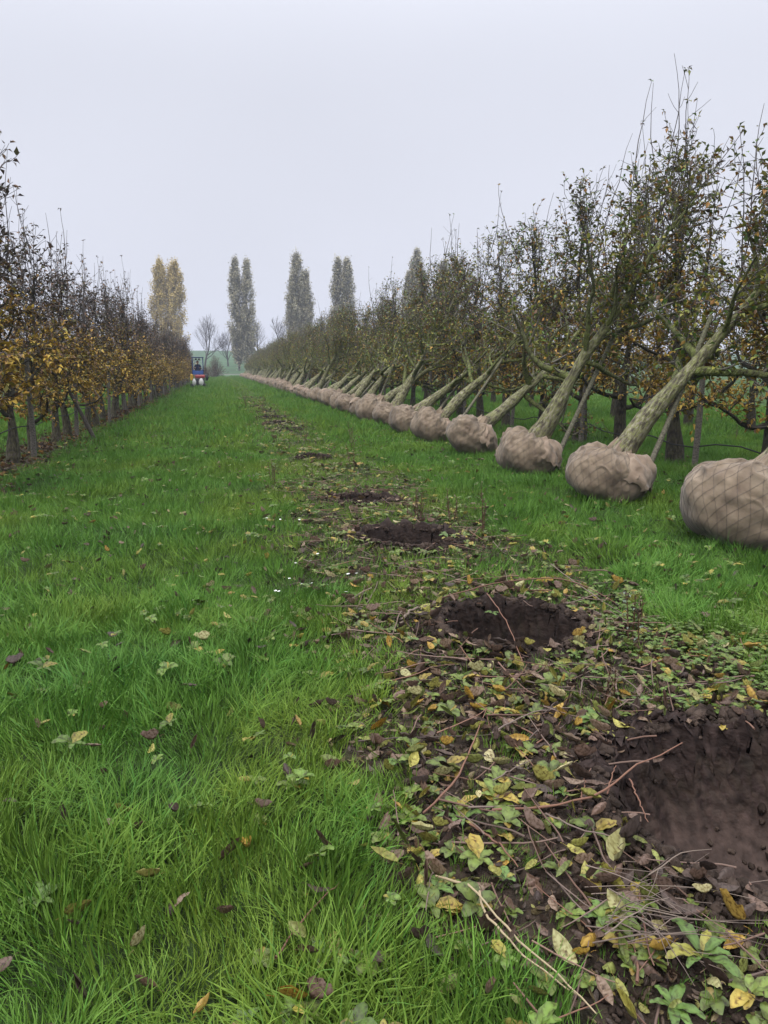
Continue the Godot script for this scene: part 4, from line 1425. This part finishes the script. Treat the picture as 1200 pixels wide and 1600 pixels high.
# a broad-leaved weed: a rosette of wavy leaves
func rosette(rng: RandomNumberGenerator, count: int, ln: float, wide: float, rise: float) -> Array:
	var out := []
	for i in count:
		var mb := MB.new()
		var az := TAU * i / count + rng.randf_range(-0.4, 0.4)
		var out_d := Vector3(cos(az), 0, sin(az))
		var side := Vector3(-sin(az), 0, cos(az))
		var l := ln * rng.randf_range(0.6, 1.15)
		var up := rise * rng.randf_range(0.6, 1.3)
		var k := rng.randf_range(0.8, 1.2)
		var col := Color(0.085, 0.155, 0.035) * k if rng.randf() > 0.22 else Color(0.2, 0.2, 0.045) * k
		var rows := 8
		for j in rows + 1:
			var t := float(j) / rows
			var c := out_d * l * t * cos(up * 0.6) + Vector3.UP * l * (up * t - 0.75 * up * t * t) + Vector3.UP * 0.015
			var w := wide * l * (pow(sin(PI * clampf(t * 0.86 + 0.1, 0.0, 1.0)), 0.7) if t > 0.2 else 0.12 + t * 1.2)
			if j == rows: w = 0.004
			var wave := 0.03 * l * sin(t * 16.0 + i)
			for s in [-1.0, 0.0, 1.0]:
				var kk := Color(1.35, 1.25, 1.2) if s == 0.0 else Color.WHITE
				mb.vert(c + side * w * s + Vector3.UP * (0.22 * w * absf(s) + wave * s), Vector3.UP, col * kk)
		for j in rows:
			for q in 2:
				var a := j * 3 + q
				mb.tri(a, a + 1, a + 3)
				mb.tri(a + 1, a + 4, a + 3)
		mb.smooth()
		out.append(mb)
	return out

func make_weeds() -> void:
	var rng := RandomNumberGenerator.new()
	rng.seed = 51
	var forms := []
	for e in [[7, 0.13, 0.17, 0.7], [6, 0.10, 0.22, 0.9], [8, 0.16, 0.14, 1.0], [5, 0.09, 0.26, 0.8], [7, 0.12, 0.2, 0.5]]:
		var ms := []
		for mb in rosette(rng, e[0], e[1], e[2], e[3]): ms.append(mb.mesh(M.weed))
		forms.append(ms)
	# where the photo shows them
	var spots := [[625, 1200, 1.2, "by the strip's left edge below the grass"], [880, 1255, 0.9, "left of the near pit"], [700, 850, 2.2, "tall beside the third pit's right lip"], [1000, 1110, 1.6, "behind the near pit's left rim"], [1080, 1120, 1.4, "behind the near pit, in the clover"], [930, 1140, 1.8, "left of the near pit's back rim"], [940, 1450, 1.2, "below the pale stalks at bottom right"], [1095, 1520, 1.5, "at the bottom right corner beside dry stalks"], [1000, 1500, 1.3, "in front of the near pit among stalks"], [520, 1490, 1.4, "in the bottom grass left of the strip"], [65, 1420, 1.5, "in the grass at lower left"], [130, 1090, 1.5, "in the left grass, dark and low"], [720, 1290, 1.2, "mid strip left of the near pit"], [800, 1180, 1.0, "mid strip among brown leaves"], [850, 930, 1.4, "on the second pit's back rim"], [770, 960, 1.3, "on the second pit's left back rim"], [900, 960, 1.3, "right of the second pit"], [580, 800, 1.5, "before the fourth pit"], [470, 760, 1.8, "in the grass left of the fourth pit"], [640, 1010, 1.1, "left of the second pit"], [1150, 1060, 1.5, "at the right edge in the clover"], [1180, 1140, 1.2, "right of the near pit's back rim"], [560, 940, 1.1, "in grass above the strip's middle"], [790, 1390, 1.1, "left of the reddish twig"], [680, 1400, 1.1, "where grass meets the strip at lower middle"], [1050, 1580, 1.4, "at the bottom edge on the right"], [380, 1600, 1.2, "at the bottom edge in the grass"], [410, 725, 1.6, "small beside the far strip"], [735, 905, 1.2, "between the second and third pits"], [620, 880, 1.2, "in front of the third pit"]]
	for i in spots.size():
		var e: Array = spots[i]
		var at := on_ground(e[0], e[1], 0.02)
		var t := base("broad_leaved_weed", "green broad-leaved weed %s" % e[3], "weed", at, "broad-leaved weeds along the dug strip")
		t.basis = Basis(Vector3.UP, rng.randf() * TAU).scaled(Vector3.ONE * e[2] * rng.randf_range(0.42, 0.56))
		for m in forms[i % 5]: part("leaf", m, t)
	# the many small ones: ground cover
	var sets := []
	for ms in 3:
		var mb := MB.new()
		for l in rosette(rng, 6, 0.055 + 0.02 * ms, 0.3 - 0.04 * ms, 0.7):
			var o := mb.v.size()
			mb.v.append_array(l.v); mb.n.append_array(l.n); mb.c.append_array(l.c)
			for k in l.idx: mb.idx.append(k + o)
		sets.append(mb.mesh(M.weed))
	# clover: three round leaflets on a stalk
	var cl := MB.new()
	for s in 6:
		var p := Vector3(rng.randf_range(-0.05, 0.05), rng.randf_range(0.03, 0.07), rng.randf_range(-0.05, 0.05))
		cl.tube(PackedVector3Array([Vector3(p.x * 0.3, 0, p.z * 0.3), p]), PackedFloat32Array([0.0012, 0.001]), 3, Color(0.08, 0.15, 0.04), Color(0.08, 0.15, 0.04), false)
		for q in 3:
			var a := TAU * q / 3.0 + s
			var d := Vector3(cos(a), 0.15, sin(a)).normalized()
			cl.leaf(p, d, Vector3.UP, 0.022, 0.5, 0.4, 0.1, Color(0.095, 0.18, 0.045) * rng.randf_range(0.8, 1.2))
	sets.append(cl.mesh(M.weed))
	var sc := []
	for k in 4: sc.append(Scatter.new())
	for i in 5200:
		var pd := 1.3 + 11.0 * pow(rng.randf(), 1.3)
		var px := rng.randf_range(-0.2, 4.0)
		if not seen(px, pd, 1.0) or pit_r(px, pd) < 1.06: continue
		var s := strip(px, pd)
		if rng.randf() > 0.08 + 0.26 * s: continue
		sc[rng.randi() % 3].put(Vector3(px, gh(px, pd) + 0.015, -pd), turn(rng, rng.randf() * 0.3, rng.randf_range(0.5, 1.05)), Color(1.25, 1.0, 0.9) * rng.randf_range(0.7, 1.2))
	for i in 650:
		var w := Vector2(rng.randfn(2.8, 0.4), rng.randfn(3.5, 0.6))
		if pit_r(w.x, w.y) < 1.06: continue
		sc[3].put(Vector3(w.x, gh(w.x, w.y) + 0.01, -w.y), turn(rng, rng.randf() * 0.25, rng.randf_range(0.5, 0.95)), Color(1.25, 1.1, 0.9) * rng.randf_range(0.8, 1.3))
	for i in 900:
		var pd := 12.0 + 35.0 * rng.randf()
		var px := 1.68 + rng.randfn(0, 0.6)
		sc[rng.randi() % 3].put(Vector3(px, gh(px, pd) + 0.015, -pd), turn(rng, rng.randf() * 0.3, rng.randf_range(0.8, 1.4)), Color(1.5, 0.95, 0.8) * rng.randf_range(0.5, 1.0))
	for i in 1700:
		var pd := 1.4 + 16.0 * pow(rng.randf(), 1.3)
		var px := rng.randf_range(-3.2, 7.0)
		if not seen(px, pd, 1.0) or pit_r(px, pd) < 1.1 or strip(px, pd) > 0.4: continue
		if n_patch.get_noise_2d(px * 1.5 + 7.0, pd * 1.5) < 0.0: continue
		sc[rng.randi() % 3].put(Vector3(px, gh(px, pd) + rng.randf_range(0.04, 0.09), -pd), turn(rng, rng.randf() * 0.5, rng.randf_range(0.4, 0.95)), Color(1.1, 1.05, 0.8) * rng.randf_range(0.6, 1.2))
	var root := Node3D.new()
	root.name = "ground_cover"
	add_child(root, true)
	tag(root, "small seedlings and clover growing over the dug strip", "", "", "stuff")
	for k in 4: scatter_node("seedlings", sc[k], sets[k], root)
	# daisies: white dots left of the pits
	var dm := MB.new()
	for q in 9:
		var a := TAU * q / 9.0
		dm.leaf(Vector3(0, 0.08, 0), Vector3(cos(a), 0.25, sin(a)).normalized(), Vector3.UP, 0.013, 0.24, 0.1, 0.1, Color(0.75, 0.75, 0.72))
	dm.tube(PackedVector3Array([Vector3.ZERO, Vector3(0.004, 0.08, 0)]), PackedFloat32Array([0.001, 0.001]), 3, Color(0.08, 0.15, 0.04), Color(0.08, 0.15, 0.04))
	var daisy := dm.mesh(M.flower)
	var dots := [[415, 815], [437, 822], [467, 820], [475, 806], [462, 880], [486, 878], [452, 903], [470, 916], [490, 912], [440, 930], [548, 903], [560, 903], [540, 935], [478, 800], [500, 870], [432, 928]]
	for e in dots:
		var o := solo("small_white_flower", daisy, on_ground(e[0], e[1] + 12, 0.0), "tiny white flower in the grass left of the pits", "flower", "tiny white flowers left of the pits")
		o.basis = turn(rng, 0.2, rng.randf_range(0.9, 1.3))

func make_twigs() -> void:
	var rng := RandomNumberGenerator.new()
	rng.seed = 58
	var red := Color(0.17, 0.085, 0.055)
	var tan_c := Color(0.33, 0.26, 0.16)
	var dark := Color(0.07, 0.05, 0.042)
	var grey := Color(0.16, 0.12, 0.1)
	# photo places, lift above the ground at start, middle and end, thickness, colour, label
	var list := [
		["reddish_twig", [[770, 1285, 0.05], [850, 1294, 0.07], [930, 1288, 0.10], [990, 1262, 0.16], [1060, 1236, 0.2]], 0.0055, red, "reddish forked twig reaching out over the near pit", [[[945, 1285, 0.1], [958, 1250, 0.15]], [[980, 1270, 0.13], [1010, 1312, 0.06]], [[905, 1290, 0.09], [912, 1268, 0.12]]]],
		["thin_twig", [[850, 1295, 0.05], [900, 1322, 0.06], [980, 1345, 0.06], [1050, 1362, 0.03]], 0.0035, grey, "thin brown twig running under the reddish one", []],
		["straw_stalk", [[680, 1385, 0.05], [740, 1425, 0.07], [800, 1490, 0.07], [870, 1545, 0.07], [930, 1605, 0.06]], 0.0045, tan_c, "long pale straw stalk sloping to the bottom edge", []],
		["straw_stalk", [[745, 1415, 0.06], [760, 1460, 0.07], [820, 1520, 0.06], [900, 1570, 0.05]], 0.004, tan_c, "second pale straw stalk crossing the long one", []],
		["dark_twig", [[660, 1280, 0.04], [710, 1240, 0.05], [735, 1195, 0.07], [760, 1120, 0.06]], 0.0045, red, "bent brown twig lying across mid strip", []],
		["dark_twig", [[735, 1307, 0.05], [780, 1340, 0.05], [808, 1372, 0.04]], 0.005, red * 0.9, "short reddish stick left of the near pit", []],
		["dark_twig", [[560, 1170, 0.04], [700, 1165, 0.05], [800, 1160, 0.04]], 0.004, dark, "long dark twig lying across the strip", []],
		["dark_twig", [[765, 1170, 0.05], [830, 1130, 0.06], [890, 1118, 0.05]], 0.0045, grey, "grey twig slanting between the first two pits", []],
		["thin_twig", [[760, 945, 0.1], [790, 1000, 0.12], [815, 1050, 0.06]], 0.0045, red, "thin reddish twig hanging into the second pit", []],
		["thin_twig", [[690, 950, 0.08], [780, 930, 0.1], [880, 925, 0.1], [960, 960, 0.08]], 0.0055, red * 0.8, "brown branch lying over the second pit's back rim", []],
		["thin_twig", [[860, 905, 0.12], [900, 930, 0.1], [960, 965, 0.06], [1010, 1000, 0.05]], 0.0045, grey, "crooked twig right of the second pit", []],
		["thick_stick", [[625, 985, 0.04], [640, 970, 0.06], [655, 960, 0.06]], 0.014, Color(0.17, 0.13, 0.1), "short thick stick left of the second pit", []],
		["dark_twig", [[1000, 1060, 0.05], [1060, 1048, 0.06], [1150, 1052, 0.05]], 0.004, red, "reddish twig lying in the clover at right", []],
		["dark_twig", [[760, 1250, 0.06], [800, 1230, 0.08], [830, 1205, 0.04]], 0.0035, grey, "small grey twig crossing the strip's middle", []],
		["dark_twig", [[430, 1500, 0.05], [480, 1440, 0.06], [530, 1395, 0.05]], 0.004, red * 0.8, "brown twig half hidden in the bottom grass", []]]
	for e in list:
		var mk := func(rows: Array, r: float) -> MB:
			var mb := MB.new()
			var cv := Curve3D.new()
			for i in rows.size():
				var p := on_ground(rows[i][0], rows[i][1], 0.0)
				p.y += rows[i][2]
				var tan_v := Vector3.ZERO
				if i > 0 and i < rows.size() - 1:
					tan_v = (on_ground(rows[i + 1][0], rows[i + 1][1]) - on_ground(rows[i - 1][0], rows[i - 1][1])) / 6.0
				cv.add_point(p, -tan_v, tan_v)
			var pts := PackedVector3Array()
			var m := 14
			for i in m + 1:
				pts.append(cv.sample_baked(cv.get_baked_length() * i / m) + Vector3(rng.randf_range(-1, 1), rng.randf_range(-1, 1), rng.randf_range(-1, 1)) * 0.0035)
			mb.tube(pts, radii(rng, r, r * 0.45, m + 1, 0.15), 6, e[3], e[3] * 1.1)
			return mb
		var t := base(e[0], e[4], "twig", Vector3.ZERO, "twigs and stalks lying on the strip")
		part("stem", mk.call(e[1], e[2]).mesh(M.twig), t)
		for s in e[5]: part("side_twig", mk.call(s, e[2] * 0.6).mesh(M.twig), t)
	# the heap of dry stalks before the near pit
	var heap := base("stalk_heap", "heap of thin dry grey stalks along the near pit's front lip", "stalks", Vector3.ZERO)
	for i in 34:
		var y0 := rng.randf_range(1395, 1500)
		var p := on_ground(930 + rng.randf_range(-20, 90), y0, rng.randf_range(0.04, 0.1))
		var q := on_ground(1090 + rng.randf_range(-80, 170), y0 + rng.randf_range(-50, 95), rng.randf_range(0.03, 0.12))
		var mb := MB.new()
		var pts := PackedVector3Array()
		var sag := rng.randf_range(-0.02, 0.05)
		for k in 7:
			pts.append(p.lerp(q, k / 6.0) + Vector3(rng.randf_range(-1, 1) * 0.005, sag * sin(PI * k / 6.0), rng.randf_range(-1, 1) * 0.005))
		var c := Color(0.2, 0.155, 0.125).lerp(Color(0.09, 0.065, 0.055), rng.randf())
		mb.tube(pts, radii(rng, rng.randf_range(0.0013, 0.003), 0.001, 7), 4, c, c)
		part("stalk", mb.mesh(M.twig), heap)
	# fine stems all over the strip
	var st := MB.new()
	st.tube(path(rng, Vector3(-0.5, 0, 0), Vector3(1, 0.05, 0), 1.0, 7, 0.12, 0.0), radii(rng, 0.014, 0.007, 8, 0.1), 4, Color.WHITE, Color.WHITE)
	var sc := Scatter.new()
	for i in 900:
		var pd := 1.3 + 10.0 * pow(rng.randf(), 1.3)
		var px := 1.68 + rng.randfn(0, 0.7)
		if pit_r(px, pd) < 1.05 or strip(px, pd) < 0.3: continue
		var b := Basis(Vector3.UP, rng.randf() * TAU) * Basis(Vector3.BACK, rng.randf_range(-0.2, 0.2))
		sc.put(Vector3(px, gh(px, pd) + 0.03 + rng.randf() * 0.03, -pd), b.scaled(Vector3.ONE * rng.randf_range(0.1, 0.4)), red.lerp(grey, rng.randf()) * rng.randf_range(0.6, 1.2))
	scatter_node("fine_stems", sc, st.mesh(M.twig), self, "fine dead stems strewn over the dug strip")
	# upright dead weeds
	var ups := [[552, 745, 0.75, "left of the fourth pit, tallest and rust brown"], [640, 815, 0.34, "behind the third pit, left of two"], [652, 812, 0.3, "behind the third pit, right of two"], [705, 815, 0.42, "right of the fourth pit, thin and dark"], [712, 812, 0.3, "short beside the thin dark one"], [755, 835, 0.5, "in the grass right of the third pit"], [985, 1015, 0.34, "with bluish leaves right of the second pit"], [1000, 990, 0.26, "with dark stem farther right of the second pit"], [960, 1100, 0.2, "reddish and stubby between the pits"], [478, 690, 0.5, "by the far strip's left side"], [550, 700, 0.6, "by the far strip, pale brown"], [425, 760, 0.35, "in the grass left of the far strip"], [1150, 690, 0.4, "in front of the right row's trunks"], [385, 640, 0.7, "far down the strip, left"], [410, 650, 0.8, "far down the strip, right"]]
	for i in ups.size():
		var e: Array = ups[i]
		var at := on_ground(e[0], e[1], -0.01)
		var t := base("dead_weed_stem", "upright dead weed stem %s" % e[3], "weed", at, "upright dead weeds")
		var n := 2 + i % 3
		for k in n:
			var mb := MB.new()
			var pp := path(rng, Vector3(rng.randf_range(-0.04, 0.04), 0, rng.randf_range(-0.04, 0.04)), Vector3(rng.randf_range(-0.2, 0.2), 1, rng.randf_range(-0.2, 0.2)), e[2] * rng.randf_range(0.6, 1.05), 7, 0.08, 0.1)
			var c := Color(0.13, 0.075, 0.05)
			mb.tube(pp, radii(rng, 0.0065, 0.003, 8, 0.1), 4, c, c)
			for s in range(2, 8):
				for q in 2:
					var sd := path(rng, pp[s], Vector3(rng.randf_range(-1, 1), rng.randf_range(0.4, 1.2), rng.randf_range(-1, 1)), e[2] * rng.randf_range(0.04, 0.13), 2, 0.1, 0.1)
					mb.tube(sd, radii(rng, 0.0025, 0.0015, 3), 3, c, c, false)
					mb.leaf(sd[2], Vector3(rng.randf_range(-1, 1), -0.2, rng.randf_range(-1, 1)).normalized(), Vector3.UP, 0.022, 0.3, 0.4, 0.3, Color(0.12, 0.085, 0.05) if i != 6 else Color(0.12, 0.16, 0.12))
			part("stem", mb.mesh(M.weed), t)

# ---------------------------------------------------------------- everything
func sky_picture() -> ImageTexture:
	var w := 512
	var h := 256
	var im := Image.create(w, h, false, Image.FORMAT_RGBF)
	var nz := noise(71, 0.9, 3)
	for y in h:
		var el := (0.5 - (y + 0.5) / h) * PI
		var up := clampf(sin(el), 0.0, 1.0)
		var c := Color(0.525, 0.541, 0.61).lerp(Color(1.75, 1.8, 1.95), smoothstep(0.3, 1.0, up))
		for x in w:
			var a := TAU * x / w
			var v := nz.get_noise_3d(cos(a) * cos(el) * 1.4, sin(el) * 3.0, sin(a) * cos(el) * 1.4)
			im.set_pixel(x, y, c * (1.0 + 0.05 * v))
	return ImageTexture.create_from_image(im)

func _ready() -> void:
	var cam := Camera3D.new()
	cam.name = "camera"
	cam.fov = rad_to_deg(2.0 * atan(800.0 / 1200.0))
	cam.near = 0.05
	cam.far = 2500.0
	cam.position = Vector3(0, EYE, 0)
	cam.rotation = Vector3(deg_to_rad(-10.5), deg_to_rad(-11.9), 0)
	add_child(cam)
	cam.current = true
	var env := Environment.new()
	env.background_mode = Environment.BG_SKY
	var sky := Sky.new()
	var ps := PanoramaSkyMaterial.new()
	ps.panorama = sky_picture()
	ps.energy_multiplier = 1.0
	sky.sky_material = ps
	env.sky = sky
	env.tonemap_mode = Environment.TONE_MAPPER_LINEAR
	env.tonemap_exposure = 1.45
	env.sdfgi_enabled = true
	env.ssao_enabled = true
	env.ssil_enabled = true
	env.fog_enabled = true
	env.fog_density = 0.00065
	env.fog_light_color = Color(0.86, 0.89, 0.96)
	var we := WorldEnvironment.new()
	we.name = "world"
	we.environment = env
	add_child(we)
	var sun := DirectionalLight3D.new()
	sun.name = "sun"
	sun.light_energy = 0.5
	sun.light_angular_distance = 40.0
	sun.light_color = Color(1.0, 0.97, 0.93)
	sun.shadow_enabled = true
	sun.rotation = Vector3(deg_to_rad(-62), deg_to_rad(-40), 0)
	add_child(sun)

	var t0 := Time.get_ticks_msec()
	make_materials()
	make_ground()
	make_hill()
	for i in PITS.size():
		make_pit(i, ["large round dug pit in bare soil at the lower right edge", "second dug pit, overhung by yellow-green leaves", "third dug pit, dark with a crumbling back rim", "fourth dug pit, small and flat in the grass"][i] if i < 4 else "small far dug pit, the %s counted from the viewer" % nth(i))
	print("ground ", Time.get_ticks_msec() - t0)
	make_background()
	print("background ", Time.get_ticks_msec() - t0)
	make_orchard()
	make_posts()
	print("orchard ", Time.get_ticks_msec() - t0)
	make_machine()
	print("machine ", Time.get_ticks_msec() - t0)
	make_grass()
	print("grass ", Time.get_ticks_msec() - t0)
	make_litter()
	make_single_leaves()
	make_weeds()
	make_twigs()
	print("all ", Time.get_ticks_msec() - t0)
